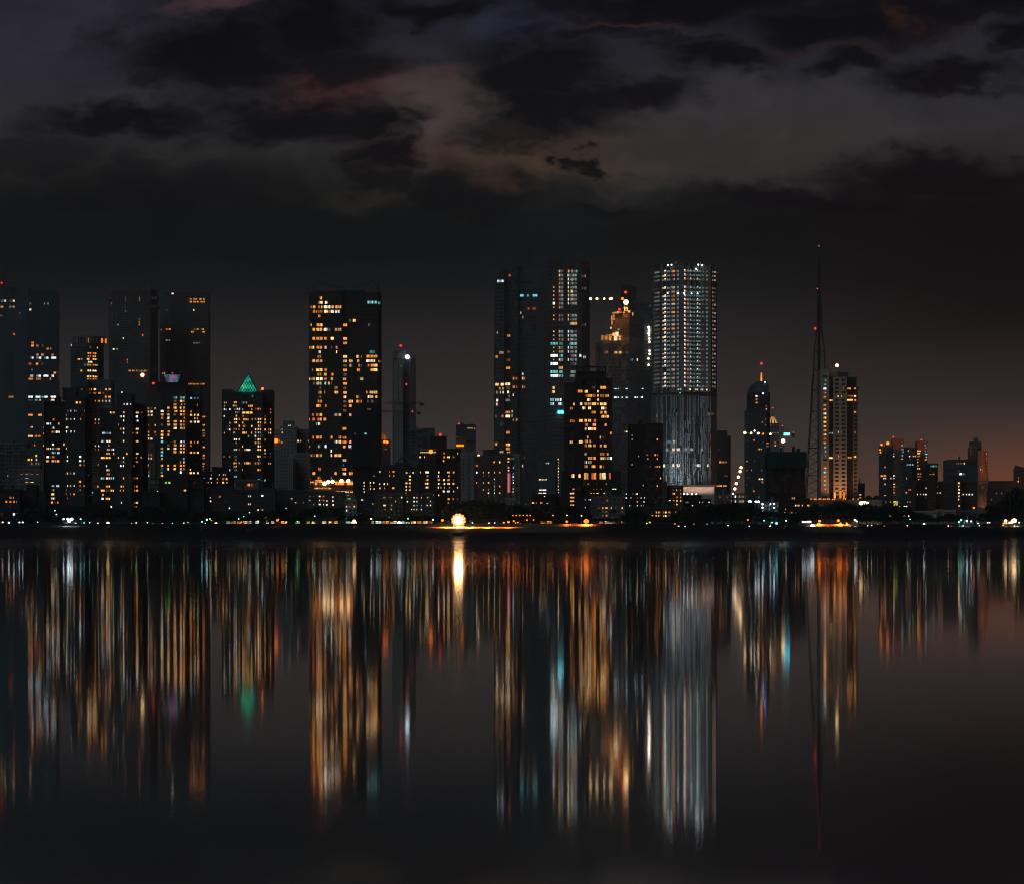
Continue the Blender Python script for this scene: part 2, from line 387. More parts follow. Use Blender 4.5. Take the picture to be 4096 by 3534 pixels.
def building(name, label, cat, blocks, lit=(), group=None, rnd=None, beacons=(), roof=0, snap=True):
    """a tower: root empty, wall blocks, up to 100 single windows, the rest of the windows as one part"""
    x = sum((b.pts[0][0]+b.pts[-1][0])/2 for b in blocks[:1]); D = blocks[0].D
    root = empty(name, label, cat, (x, D+5, GZ), group)
    lit = list(lit); per = {id(b): [] for b in blocks}
    order = sorted(blocks, key=lambda b: b.D)
    for l in lit:
        for b in order:
            if b.x0-.5 <= l[0] <= b.x1+.5 and b.ytop-1 <= l[1] and PZ(l[1], b.D) > b.z0 and b.facet(l[0]):
                per[id(b)].append(l); break
    wins = []     # (score, matkey, pos, rotz, w, h)
    for b in blocks:
        mine = per[id(b)]; fit = fit_rows(b, mine); b.build(root, fit)
        p, y0 = fit; used = []
        for (px, py, w, h, c) in mine:
            if snap and b.slab: py2 = y0 + round((py-y0)/p)*p
            else: py2 = py
            i, t = b.facet(px); a, tv, n, ln = b.frame(i)
            Dl = b.pts[i][1]*(1-t)+b.pts[i+1][1]*t
            wm = w*.9/F*b.D/max(.35, abs(tv.x)); hm = h/F*b.D
            if b.slab: hm = min(hm, p/F*b.D*b.hf)*.88
            wm = min(wm, ln)
            u = min(max(t*ln, wm/2), ln-wm/2)
            z = PZ(py2, b.D)
            used.append((i, u, z, wm, hm))
            pos = a+tv*u+n*.18; wins.append((BR[c]*wm*hm, c, (pos.x, pos.y, z), math.atan2(tv.y, tv.x), wm, hm))
        if b.dark > 0 or rnd:
            for (i, u, z, cw, ch) in b.cells:
                if any(q[0] == i and abs(q[1]-u) < (q[3]+cw)/2*.95 and abs(q[2]-z) < ch*.8 for q in used): continue
                c = None
                if rnd and random.random() < rnd[0] and z < b.z1-ch: c = random.choice(rnd[1])
                elif random.random() > b.dark: continue
                a, tv, n, ln = b.frame(i)
                f = random.uniform(.55, 1) if c else 1
                pos = a+tv*u+n*(.16 if c else .05)
                wins.append(((BR[c] if c else .02)*cw*ch*f, c, (pos.x, pos.y, z), math.atan2(tv.y, tv.x), cw*f, ch*(.9 if c else .96)))
    wins.sort(key=lambda q: -q[0])
    # the windows that show largest are parts of their own
    for (sc, c, pos, rz, w, h) in wins[:100]:
        me = pane_mesh(c, random.randrange(4)) if c else dark_mesh()
        o = bpy.data.objects.new('window', me); COL.objects.link(o); o.parent = root
        o.location = Vector(pos)-root.location; o.rotation_euler = (0, 0, rz); o.scale = (w, 1, h)
    rest = wins[100:]
    if rest:
        b = MB(); keys = [None]; mats = [M['glass']]
        for (sc, c, pos, rz, w, h) in rest:
            if c not in keys: keys.append(c); mats.append(EM[c])
            tv = Vector((math.cos(rz), math.sin(rz), 0)); n = Vector((tv.y, -tv.x, 0)); p = Vector(pos)
            q = [p-tv*w/2+n*.1, p+tv*w/2+n*.1, p+tv*w/2-n*.1, p-tv*w/2-n*.1]
            b.hexa([(v.x, v.y, p.z-h/2) for v in q]+[(v.x, v.y, p.z+h/2) for v in q], keys.index(c))
        child(b, 'window', mats, root, 'stuff')
    for (px, py, c, r) in beacons:
        b0 = blocks[0]; Dl = b0.D+3; bb = MB(); x, z = PX(px, Dl), PZ(py, Dl)
        bb.ball((x, Dl, z), r, 8, 5, 0)
        zt = max([b.z1 for b in blocks if b.x0 <= px <= b.x1] or [z-3])
        if z > zt: bb.beam((x, Dl, zt-.5), (x, Dl, z), .22, mi=1)
        else:
            bb = MB(); bb.ball((x, b0.D-1.5, PZ(py, b0.D)), r, 8, 5, 0); bb.beam((x, b0.D+.5, PZ(py, b0.D)), (x, b0.D-1.5, PZ(py, b0.D)), .2, mi=1)
        child(bb, 'beacon', [LM[c], M['steel']], root)
    for k in range(roof):
        b0 = blocks[0]; wd = b0.pts[-1][0]-b0.pts[0][0]; cx = b0.pts[0][0]+wd*random.uniform(.15, .85); w = wd*random.uniform(.06, .14)
        bb = MB(); yb = b0.D+b0.depth*random.uniform(.2, .6)
        if k % 2: bb.prism([(cx+w*.5*math.cos(q*math.pi/4), yb+w*.5*math.sin(q*math.pi/4)) for q in range(8)], b0.z1-.2, b0.z1+random.uniform(2, 3.5))
        else: bb.box(cx-w/2, cx+w/2, yb, yb+w, b0.z1-.2, b0.z1+random.uniform(2.2, 4.5))
        child(bb, 'rooftop_room' if k % 2 == 0 else 'water_tank', [M[b0.mat]], root)
    return root
LM = dict(R=lampmat((1, .04, .02), 2), W=lampmat((.85, .95, 1), 6), Y=lampmat((1, .62, .28), 6), O=lampmat((1, .2, .02), 3.2), G=lampmat((.3, 1, .55), 4),
          c=lampmat((.2, .95, 1), 4), r=lampmat((1, .12, .04), 1.3), w=lampmat((1, .85, .65), 4), b=lampmat((.3, .5, 1), 10))

# ------------------------------------------------------------------ towers, west to east
B = Block
# twin slab tower at the west edge
T1 = rows('A', "337: G35/45 w82/30 G165/40 w222/28|432: o32/45 G165/40 y222/28|567:d22/30|525:G315/16|387:G485/34 G712/14 G768/34|480: w485/36|1000:o520/38|1045:o520/38 o597/38 d680/30|1100:o764/38 o811/20|1185:o597/38 o678/36 y840/36|1223:W512/48|1230: W620/85 W740/75 W842/40 W882/35|1275:d637/40|1360:r480/45 o593/38 d678/30|1445: c512/14|1505:o875/38|1537:W508/48 W615/82 W735/82 W840/50|1585:o493/80 o615/85 o806/18", h=36) \
   + rows('B', "235:o123/60 W341/56 W425/56 W495/80 W595/60|255: d123/60|277: d341/56 G405/30 W448/18 w595/56|460: o341/55 o447/48|585: o353/28|680: y338/55 r400/25 o437/34|771:r388/12|850:r350/12", h=22)
t = building('residential_tower', 'tall blue-black slab tower at the west edge with white ribbon windows', 'tower', [
    B([(-60, 0), (58, 0)], 1150, 5050, 34, 'slate', fl=12, bay=14, dark=.0, wf=.94, hf=.72, proud=.3),
    B([(58, 8), (113, 4)], 1143, 5040, 34, 'blue', fl=12, bay=30, dark=0, wf=.95, hf=.8, proud=.2, name='stair_core'),
    B([(113, 0), (226, 0)], 1163, 5000, 34, 'blue', fl=12, bay=20, dark=0, wf=.95, hf=.78, proud=.25, name='wall')], T1,
    beacons=[(58, 1336, 'R', 1.1), (60, 1340, 'r', .8)], roof=4)
# construction frame block in front of it
building('unfinished_building', 'hazy unfinished concrete block below the west slab tower', 'building',
    [B([(-60, 0), (106, 0)], 1773, 4100, 30, 'grey', fl=17, bay=26, dark=.95, hf=.72, wf=.8, proud=1.0)], (), roof=5)
building('apartment_block', 'small hazy block with four lit windows beside the unfinished concrete block', 'building',
    [B([(108, 0), (165, 0)], 1795, 4000, 20, 'grey', fl=15, bay=14, dark=.7)], rows('B', "905:y405/20|928:y335/55|940:W405/20|977:o348/28|1003:r340/20 c400/14 o432/8"))
# round tower with an orange crown
t = building('round_tower', 'round tower with a crown of orange lit columns', 'tower', [
    B([(284, 20), (300, 9), (322, 2), (346, 0), (370, 2), (392, 9), (407, 20)], 1372, 4600, 22, 'slate', fl=11.8, bay=10, dark=.75, wf=.86, hf=.62, proud=.7, parapet=0)],
    rows('A', "1035:W1137/14|1075:r1443/14 w1557/8|1168:o1430/60 o1495/60|1215:o1430/50 o1485/50|1267:y1262/34 y1302/34 y1410/40 y1485/60 d1560/12|1310:w1430/50 w1480/50|1355:c1355/22 o1425/70 o1495/70 c1550/22|1452:y1302/34 w1430/60 w1498/60|1547:y1425/70 y1495/70 o1553/10|1585:o1425/70 o1495/70", h=30))
def arc_pts(x0, x1, D, dd, n=12):
    out = []
    for i in range(n+1):
        a = math.pi*i/n; px = (x0+x1)/2-(x1-x0)/2*math.cos(a); d = dd*(1-math.sin(a)); out.append((PX(px, D), D+d))
    return out
cp = arc_pts(284, 407, 4600, 20, 14); z0 = PZ(1372, 4600)+.3; z1 = PZ(1345, 4600)
bb = MB(); bb.prism([(x*.93+cp[7][0]*.07, y+3) for x, y in cp]+[(cp[-1][0], 4640), (cp[0][0], 4640)], z0, z1-1.4); child(bb, 'penthouse', [M['copper']], t)
bb = MB(); bb.prism([(x, y-.4) for x, y in cp]+[(cp[-1][0], 4642), (cp[0][0], 4642)], z1-1.3, z1+.6); child(bb, 'crown_ring', [M['grey']], t)
for i, (x, y) in enumerate(cp[1:-1]):
    bb = MB(); bb.box(x-1.0, x+1.0, y-.2, y+1.6, z0, z1-1.4); child(bb, 'crown_column', [M['copper'] if i % 3 else M['beige']], t)
CROWN = [(x, y-2.5+3.6, z0+.8) for x, y in cp[1:-1:2]]
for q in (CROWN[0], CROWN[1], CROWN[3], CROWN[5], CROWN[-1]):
    bb = MB(); bb.box(q[0]+2.2, q[0]+4.2, q[1]+.6, q[1]+1.2, z0+.3, z1-2.0); child(bb, 'crown_glow', [EM['o']], t)  # emissive panels imitate uplight between the crown columns
# hazy grid towers
g3 = rows('Z1', "415:o711/5|430:o791/5 o711/5|412:o791/4|450:r633/6|485:o711/4|468:o711/4|532:o790/4|548:o790/4|563:o790/4|566:w670/4|637:w700/5|650:w798/4 w816/4|710:w645/10 G665/8|765:o723/4|778:o723/4|828:o735/14 o758/18 o778/14 o800/14 o818/14 o832/10", h=10)
t3 = building('residential_tower', 'hazy grid-fronted tower with a thin mast on its roof', 'tower', [
    B([(436, 8), (450, 0), (600, 0), (622, 10)], 1156, 5400, 40, 'grey', fl=10.9, bay=13, dark=.9, wf=.74, hf=.62, proud=.6),
    B([(428, 4), (628, 4)], 1186, 5396, 44, 'grey', fl=10.9, bay=100, dark=0, base=1196, name='ledge'),
    B([(428, 4), (628, 4)], 1222, 5396, 44, 'grey', fl=10.9, bay=100, dark=0, base=1230, name='ledge')], g3,
    beacons=[(572, 1341, 'r', 1.2), (571, 1500, 'Y', 2.6)], roof=3)
bb = MB(); x = PX(562, 5420); zt = PZ(1156, 5400)
bb.beam((x, 5420, zt-1), (x, 5420, PZ(1080, 5420)), 1.6, 1.0); bb.beam((x, 5420, PZ(1080, 5420)), (x, 5420, PZ(960, 5420)), .5, .25)
for k in range(3): bb.box(x-2.2+k*.4, x+2.2-k*.4, 5419, 5421, PZ(1108-k*14, 5420)-.4, PZ(1108-k*14, 5420)+.4)
child(bb, 'mast', [M['steel']], t3)
g4 = rows('Z2', "424:o286/16 o310/28 o345/16 o365/16|438:o286/16 o308/20 o330/16 o352/18 o368/8|488:w305/6 d150/14|392:w184/14|587:o120/16 o150/30 o170/10|588:r305/20 o330/16 o355/14|603:o298/14 r315/10 o360/22|652:G150/30|668:G308/18 G330/20|835:o140/22 o180/12|901:o283/18 o308/18 o330/14 o355/24", h=10) \
  + rows('D', "97:o525/24 o567/28 o606/26 o665/70|466:o684/52|563:o678/44|628:o675/40|660:G680/46|692:o678/46|790:o680/50|890:o680/44|920:o680/50|983:o680/50|1015:o672/34|1048:r672/34", h=22)
building('residential_tower', 'hazy round-cornered tower with orange ribbon windows down its east side', 'tower', [
    B([(641, 26), (648, 12), (662, 3), (685, 0), (833, 0)], 1166, 5500, 40, 'grey', fl=10.9, bay=12.5, dark=.92, wf=.72, hf=.6, proud=.6)], g4, roof=3)
# stepped block with slanted gable
t = building('office_block', 'stepped dark block with a slanted gable in front of the round tower', 'building', [
    B([(350, 0), (445, 0)], 1519, 3620, 28, 'slate', fl=15, bay=14, dark=.0, wf=.7, hf=.55, proud=.3, name='wall', base=1595),
    B([(362, 2), (445, 2)], 1592, 3615, 30, 'pale', fl=15, bay=15, dark=.95, wf=.42, hf=.5, proud=.4),
    B([(290, 0), (350, 0)], 1545, 3600, 30, 'dark', fl=15, bay=24, dark=.6, wf=.8, hf=.5, proud=.4)],
    rows('C', "160:y172/30 o211/6 y250/28 d314/6 o375/20 y417/28|205:o172/30 o250/30 o302/28 o350/6|245:d172/28 o373/20 o414/28|288:o172/26 o248/24 y300/26 y338/10 w373/22 W411/24|327:o171/30|500:y246/26 W290/20|537:r246/26 r288/14|790:y245/34 W287/18|828:r245/30 r288/14|160:d95/40|240:d95/36", h=28))
bb = MB(); xa, xb = PX(290, 3600), PX(352, 3600)
bb.hexa([(xa, 3600.5, PZ(1545, 3600)), (xb, 3600.5, PZ(1545, 3600)), (xb, 3628, PZ(1545, 3600)), (xa, 3628, PZ(1545, 3600)), (xa, 3600.5, PZ(1488, 3600)), (xb, 3600.5, PZ(1522, 3600)), (xb, 3628, PZ(1522, 3600)), (xa, 3628, PZ(1488, 3600))])
child(bb, 'gable', [M['blue']], t)
building('parking_block', 'pale banded car park block between the two dark apartment towers', 'building',
    [B([(352, 0), (402, 0)], 1824, 3200, 20, 'copper', fl=12.5, bay=60, dark=.9, wf=.98, hf=.55, proud=.8)], rows('C', "995:o288/10|1250:o283/14|1275:o186/20|1307:b200/14 c224/10", h=26))
# dark near towers
b6 = rows('B', "500:o603/28|541:W545/55 o658/20|590:W597/36|633:o584/12 o605/8 W632/16 w655/26|775:W593/20|818:y530/28 w555/30 G600/45 o650/38|866:c600/48 c652/30|910:w540/44 o600/40|958:y530/30 y600/50 o648/30|1235:G598/44 W645/36|1281:G594/34|1327:y596/50|1371:W578/18 w605/30|1415:o580/20 r612/20 o645/14|400:y762/8 w792/18|450:G741/8|493:W743/10 W760/8 o793/16|587:w741/8 w760/8|632:W743/8 W792/16|772:w715/8|820:y740/10|908:w755/8|957:y739/10 w755/8|1092:w737/8 W755/10 o788/14|1230:w755/8 w788/8|1280:G738/8|1323:o737/8 r786/14|1368:r753/12|585:r487/14|645:o486/14|775:o490/10", h=24) \
   + rows('C', "301:y42/34 o88/28|400:W30/24 w135/8|412:o182/10|492:W27/20 r97/24|587:w101/10|632:W27/18|865:w70/6|912:W84/48|955:W84/48 W131/10|1001:y80/40 o131/10|1093:W25/26|1186:o80/44|1232:w19/6 r78/36 o129/6|1278:W68/14 G88/12|1323:o22/24 W66/14", h=24)
building('apartment_tower', 'black apartment tower with scattered white windows and a raised stair core at its middle', 'apartment tower', [
    B([(177, 0), (262, 0)], 1608, 2760, 20, 'black', fl=16.6, bay=21, dark=.9, wf=.8, hf=.6, proud=.8),
    B([(262, 0), (340, 0)], 1588, 2745, 24, 'dark', fl=16.6, bay=13, dark=.8, wf=.6, hf=.5, proud=.4),
    B([(340, 0), (355, 0)], 1630, 2750, 20, 'black', fl=16.6, bay=15, dark=.8, wf=.6, hf=.5, proud=.4),
    B([(250, 0), (303, 0)], 1552, 2752, 14, 'dark', fl=16.6, bay=60, dark=0, base=1600, name='stair_core'),
    B([(168, 0), (176, 0)], 1605, 2757, 12, 'tan', fl=8, bay=4, dark=0, hf=.7, proud=.4, name='scaffold')], b6, roof=2)
b7 = rows('C', "195:w556/14|314:W578/10 W613/18 W648/10|370:o411/20|419:w427/8 o454/36 y567/30 y720/48 r775/20|465:w533/6 w545/6 W572/16 W716/30|512:w567/20 W718/42|555:W516/14|601:o537/20 w567/22 b622/14 y718/42|645:W350/36 G395/30 W415/24 w567/16 o628/10 o673/10 o717/36|740:W340/40 w402/50 y565/26 y716/44|785:w402/16|828:w400/28 W447/36|876:y396/42 o461/10 o605/20 y717/44|920:y342/52 y401/50 w513/8 W563/26 o707/24 w766/5|966:o563/30 o715/36|1010:W380/10 W534/26 W567/12 w670/8 d690/20|1058:w396/34|1105:r400/36|1147:c325/20 c350/20 w385/20 w412/20 c447/38 o568/18 r670/12 o712/42|1240:y396/48 y555/34 o710/40|1285:y340/46 d395/40 w443/36 o530/16 o565/12 o713/44|1330:o343/20|1375:W340/34 y395/50|1420:W556/20 w713/42|1466:w432/20 r707/30|1510: w563/14", h=24)
t = building('apartment_tower', 'black apartment tower with many lit balconies and an open frame on its roof', 'apartment tower', [
    B([(400, 0), (466, 0)], 1634, 2705, 20, 'dark', fl=16.3, bay=18, dark=.9, wf=.8, hf=.6, proud=1.0),
    B([(466, 0), (526, 0)], 1574, 2690, 26, 'dark', fl=16.3, bay=13, dark=.8, wf=.6, hf=.5, proud=.4, name='wall'),
    B([(526, 0), (572, 0)], 1617, 2700, 24, 'black', fl=16.3, bay=18, dark=.8, wf=.7, hf=.5, proud=.5),
    B([(572, 0), (583, 0)], 1640, 2706, 16, 'black', fl=16.3, bay=11, dark=.8, wf=.7, hf=.5, proud=.5),
    B([(474, 0), (490, 0)], 1563, 2695, 10, 'dark', fl=16, bay=60, dark=0, base=1580, name='stair_core')], b7, roof=1)
bb = MB(); D = 2705
for px in (402, 424, 446, 462): bb.beam((PX(px, D), D+1, PZ(1636, D)), (PX(px, D), D+1, PZ(1619, D)), .25)
bb.box(PX(401, D), PX(464, D), D+.5, D+1.5, PZ(1620, D), PZ(1617, D)); child(bb, 'roof_frame', [M['dark']], t)
# crowned tower with a glass bowl
b8 = rows('D', "254:b345/18 c370/34 c430/36 c474/30 c505/10 c545/26 b583/20 b617/20|290:d365/34 y428/36 o463/8 o504/10|328:o361/42 r437/14 o477/14 o610/6|366:o67/20 d102/12 y146/30 y283/38 y362/40 y422/24 o470/26|404:w66/20 w102/24 w219/36 d283/36 o372/36 y427/34 o474/30 o544/22|441:w70/24 w103/20 o155/8 y218/36 y283/42 d360/36 y427/32 o475/28 y543/28 w583/14 y618/26|478:r220/24 w282/38 o470/16 o583/14 o613/12|517:o284/34 o361/52 o427/30 o472/28 y543/28 W583/22 w620/34|555:d68/24 y147/24 d215/30 y287/44 y360/52 o427/34 o472/26|592:w361/44 w427/42 o466/12|628:r66/20 r143/28 o213/42 o283/52|668:y67/24 o153/8 y217/34 o283/34|706:y66/20 w100/24 w215/28|743:c215/38 o355/34 W425/38 w470/22 o542/14 r582/10 o614/20|784:d283/36 o358/48 w423/32 o469/28 r541/12|820:o146/16 o215/34 w281/42 w358/40 o423/32 o469/30|860:c214/36 o358/44 w423/32 o466/26 y541/26 o580/20 y619/20|885:r84/42|895:w145/20 c212/28|930:w84/34 y146/22 y211/36 c465/28|970:o146/12 r425/12 y467/24|1005:o64/8 y213/36 o278/38 o355/38 o422/36 o468/28|1050:b213/36 w283/26 y355/40 y421/34 r466/26 y533/16|1086:o79/20 W142/14 b213/32 W421/32 y540/28 w574/16 w616/22|1114:W80/26 y211/38", h=26)
t = building('residential_tower', 'tower full of amber windows crowned by a lattice glass bowl glowing pink and blue', 'apartment tower', [
    B([(586, 14), (640, 14)], 1545, 3310, 24, 'brown', fl=13.4, bay=13.5, dark=.85, wf=.62, hf=.6, proud=.5),
    B([(640, 0), (742, 0)], 1560, 3290, 36, 'dark', fl=13.4, bay=25, dark=.85, wf=.72, hf=.66, proud=.5, yend=1915),
    B([(742, 12), (800, 12)], 1543, 3305, 24, 'brown', fl=13.4, bay=13.5, dark=.85, wf=.62, hf=.6, proud=.5),
    B([(630, 4), (742, 4)], 1529, 3294, 26, 'black', fl=13, bay=200, dark=0, base=1566, name='roof_terrace'),
    B([(582, 0), (618, 0)], 1770, 3200, 20, 'tan', fl=14, bay=18, dark=.9, wf=.6, hf=.6, proud=.5, name='annex')], b8,
    beacons=[(613, 1533, 'R', 1.1)])
def lattice_mat(name, cols, s):
    m = bpy.data.materials.new(name); m.use_nodes = True; tt = m.node_tree; tt.nodes.clear()
    co = tt.nodes.new('ShaderNodeTexCoord'); n = tt.nodes.new('ShaderNodeTexNoise'); n.inputs['Scale'].default_value = .16
    n.inputs['Detail'].default_value = 2
    r = tt.nodes.new('ShaderNodeValToRGB'); cr = r.color_ramp
    for i, (p, c) in enumerate(cols):
        e = cr.elements[i] if i < 2 else cr.elements.new(p)
        e.position = p; e.color = (*c, 1)
    e = tt.nodes.new('ShaderNodeEmission'); e.inputs[1].default_value = s; o = tt.nodes.new('ShaderNodeOutputMaterial')
    tt.links.new(co.outputs['Object'], n.inputs['Vector']); tt.links.new(n.outputs['Fac'], r.inputs[0]); tt.links.new(r.outputs[0], e.inputs[0]); tt.links.new(e.outputs[0], o.inputs[0])
    m.cycles.emission_sampling = 'NONE'; return m
BOWL = lattice_mat('lit bowl glass', [(.40, (.05, .08, .11)), (.62, (.8, .1, .3)), (.48, (.10, .16, .22)), (.55, (.05, .3, .45))], .75)
PYR = lattice_mat('lit green pyramid glass', [(.3, (.0, .12, .08)), (.75, (.1, .95, .35)), (.5, (.0, .33, .2)), (.62, (.02, .6, .35))], 1.1)
D = 3296; cx = PX(684, D); zb = PZ(1541, D); zt = PZ(1496, D); rb = 17/F*D*1.0; rt = 34/F*D
bb = MB(); n = 16; lt = MB()
ring = lambda r, z: [(cx+r*math.cos(2*math.pi*i/n), D+12+r*math.sin(2*math.pi*i/n), z) for i in range(n)]
lo, hi = ring(rb, zb), ring(rt, zt)
for i in range(n):
    j = (i+1) % n; bb.quad(lo[i], lo[j], hi[j], hi[i])
    lt.beam(lo[i], hi[(i+2) % n], .16, k=3); lt.beam(lo[i], hi[(i-2) % n], .16, k=3); lt.beam(hi[i], hi[j], .2, k=3)
q_ = child(bb, 'glass_bowl', [BOWL], t); child(lt, 'lattice', [M['steel']], t).parent = q_
bb = MB(); bb.prism([(cx+rt*.2*math.cos(q), D+12+rt*.2*math.sin(q)) for q in [i*math.pi/4 for i in range(8)]], zb-1, zb+4)
child(bb, 'bowl_lamp', [EM['k']], t)
building('apartment_block', 'low brown annex block at the foot of the tower with the glass bowl', 'building',
    [B([(600, 0), (636, 0)], 1926, 2900, 16, 'tan', fl=13, bay=10, dark=.9)], rows('D', "1300:w168/12|1365:y160/18|1183:w97/20", h=20))
# pyramid tower
b9 = rows('E', "233:b453/22|305:w142/28 y255/32 G345/22 G375/22 r600/8|341:w140/14 y248/46 o425/56|380:W141/28 W188/28 W275/70 G338/10 o438/10 o510/62 r643/26|418:w257/14 y288/18 y390/124 r643/26|455:w134/16 w262/26 o338/20 d375/24 r595/22|491:y258/38 o296/14 y362/44 o397/10 o443/8 y482/16 y525/40 y595/26 d643/24|528:w195/8 y257/34 o336/14 y523/38 y595/28 o643/14|567:o182/24 o252/12 w298/12 o356/40 y439/14 o523/30|604:W185/28 o253/36 o294/8 G341/12 w484/16 w523/38 w594/24 y640/30|642:o138/20 w247/28 o350/64 y436/12 o482/12 w523/34 y640/30|680:c405/20 W481/18 c522/34 c560/6|717:W256/34 w295/14 d483/14 y522/36 r588/10 r636/18|753:o260/14 y481/20 o521/34|790:y333/14 w522/36|830:W256/34 o295/16 w378/40 W412/20 y522/40 y592/26|873:o593/24 b643/20|906:o136/28 o192/10 G256/32 w520/36 d593/22 b638/18|943:o257/24 c520/12|978:o252/34 w293/20 y375/42 y408/30 o481/16 r520/36 y637/28|1018:y254/36|1054:W184/28 W218/6 c257/32 y331/10 o520/36|1127:c253/34|1170:c519/36 c590/30", h=26)
t = building('apartment_tower', 'symmetrical dark apartment tower with a green glowing glass pyramid on its roof', 'apartment tower', [
    B([(888, 10), (928, 10)], 1556, 3305, 24, 'dark', fl=13.4, bay=14, dark=.85, wf=.62, hf=.6, proud=.5),
    B([(928, 2), (966, 2)], 1568, 3295, 30, 'dark', fl=13.4, bay=13, dark=.85, wf=.66, hf=.6, proud=.6),
    B([(966, 8), (1014, 8)], 1572, 3300, 30, 'blue', fl=13.4, bay=16, dark=.85, wf=.85, hf=.66, proud=.4),
    B([(1014, 2), (1052, 2)], 1568, 3295, 30, 'dark', fl=13.4, bay=13, dark=.85, wf=.66, hf=.6, proud=.6),
    B([(1052, 10), (1091, 10)], 1558, 3305, 24, 'dark', fl=13.4, bay=14, dark=.85, wf=.62, hf=.6, proud=.5)], b9,
    beacons=[(1050, 1555, 'O', 1.1)])
D = 3300; xa, xb = PX(947, D), PX(1032, D); za = PZ(1572, D)+.3; zp = PZ(1494, D); cx = (xa+xb)/2; hw = (xb-xa)/2; yc = D+hw+2
bb = MB(); lt = MB(); base = [(xa, yc-hw, za), (xb, yc-hw, za), (xb, yc+hw, za), (xa, yc+hw, za)]; ap = (cx, yc, zp)
for i in range(4): bb.tri(base[i], base[(i+1) % 4], ap)
for i in range(4):
    a, b_ = Vector(base[i]), Vector(base[(i+1) % 4]); A = Vector(ap)
    lt.beam(a, A, .5); lt.beam(a, b_, .5)
    for k in range(1, 8):
        f = k/8
        lt.beam(a.lerp(b_, f), a.lerp(A, 1-f) if False else A.lerp(b_, 1-f) if False else a.lerp(A, f), .26, k=3)
        lt.beam(a.lerp(b_, f), b_.lerp(A, 1-f), .26, k=3)
q_ = child(bb, 'glass_pyramid', [PYR], t); child(lt, 'lattice', [M['steel']], t).parent = q_
# podium and hotel behind
building('concrete_terrace', 'long pale concrete deck at the foot of the pyramid-topped tower', 'building',
    [B([(915, 0), (1034, 0)], 1917, 3100, 16, 'tan', fl=26, bay=34, dark=.9, wf=.9, hf=.5, proud=1.2)], rows('E', "1222:w232/12 o405/30 o440/14", h=30))
building('hotel', 'broad hazy hotel block with a stepped roof behind the pyramid-topped tower', 'hotel', [
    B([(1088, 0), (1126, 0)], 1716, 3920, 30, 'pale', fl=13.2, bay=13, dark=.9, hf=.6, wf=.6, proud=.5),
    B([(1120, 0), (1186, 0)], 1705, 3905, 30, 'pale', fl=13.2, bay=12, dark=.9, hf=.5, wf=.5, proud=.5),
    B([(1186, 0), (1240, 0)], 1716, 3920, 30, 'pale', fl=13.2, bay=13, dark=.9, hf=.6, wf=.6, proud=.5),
    B([(1132, 0), (1175, 0)], 1683, 3908, 14, 'grey', fl=12, bay=60, dark=0, base=1706, name='penthouse')],
    rows('P', "1703:w1161/4 w1155/4|1763:o1094/10 o1118/10 o1127/8 w1192/8 w1200/8 o1236/8|1716:w1128/3|1729:w1129/3|1822:o1096/12 o1160/8 r1172/6", w=8, h=8), beacons=[(1105, 1762, 'O', 2.2), (1164, 1824, 'O', 1.6)])
building('office_block', 'pale slotted block in front of the hazy hotel', 'building', [
    B([(1085, 0), (1172, 0)], 1828, 3500, 24, 'pale', fl=13.5, bay=9, dark=.9, wf=.4, hf=.55, proud=.4),], ())
building('office_block', 'pale slotted block with a drain pipe lamp beside the big amber-windowed tower', 'building', [
    B([(1180, 0), (1236, 0)], 1812, 3520, 24, 'pale', fl=13.5, bay=9, dark=.9, wf=.4, hf=.55, proud=.4)], (), beacons=[(1133, 1936, 'O', 1.5)])

# big amber tower
b11 = rows('F', "262:o224/44|320:w224/60 w303/36|325:c915/46 W965/30 c1000/60 c1040/34|385:o84/24 o131/38 o205/20 o240/20 w297/54 W350/26 o396/34 o450/34 o490/40 o522/18|453:r130/36 r165/20 o220/62 w298/54 r345/16 w389/54 W462/70|518:o205/28|583:d644/28 y706/44|640:o85/24 o185/34 y225/56 o575/58 d920/30|710:o126/38 y205/90 w295/54 d350/30 y478/104|835:o126/38 o208/100 o296/48 y387/52 o574/60|910:y574/60|965:o80/34 y120/24 o205/84 w298/40 d380/20 r452/26|1028:W210/24 w452/14 c960/80|1092:o205/56 y574/60 y754/38 o813/10 o905/52 y967/60 y1028/44|1155:o125/42 y202/100 w573/60 y654/50 y763/22 w905/60 w970/70 o1045/60|1225:d572/58 w654/40 o770/18 d810/18 r910/24 y970/64 y1027/34|1285:o106/8 y203/100 o292/40 o573/58 o763/38 y968/66 y1028/48|1350:o205/60 y292/44 d572/50 r392/34|1413:w75/32 y120/40 w203/104 o290/44 y384/34 y566/50 w813/42|1478:d128/28 w200/80 c290/26 o341/24 b376/10 o573/58|1540:d214/30 o447/48 d570/50|1607:y215/46 o283/6 y449/58 o573/58 r885/20 y945/52 y1012/70|1670:d214/40 w570/40 y753/42 w910/24 w955/50 o1024/34|1735:o213/66 d570/50 y653/64 o755/42 r805/20 d900/20 d965/50", h=50) \
    + rows('G', "75:o178/60 o278/10 d530/50 y602/42|140:d525/50 y710/20 y905/20 o952/26|195:r105/20 r158/20 y205/46 G410/40 y461/34 y602/38|256:o67/28 r115/34 o193/60 o263/38|313:G155/20 W188/22|380:o522/56|490:r102/24 o185/86 o351/26 y462/38 o522/54|555:W410/40 y461/38 o522/56 o602/34|607:o65/22 w186/30 W272/24 o520/34 W594/40|665:W347/16|730:y63/36 d108/36 o160/34 y205/40 y346/24 y410/44 y461/40|797:w523/50|852:b508/10|915:o521/56 r192/34|970:o108/42 o405/30 w522/46 o606/48|1020:o185/40 b348/20", h=46)
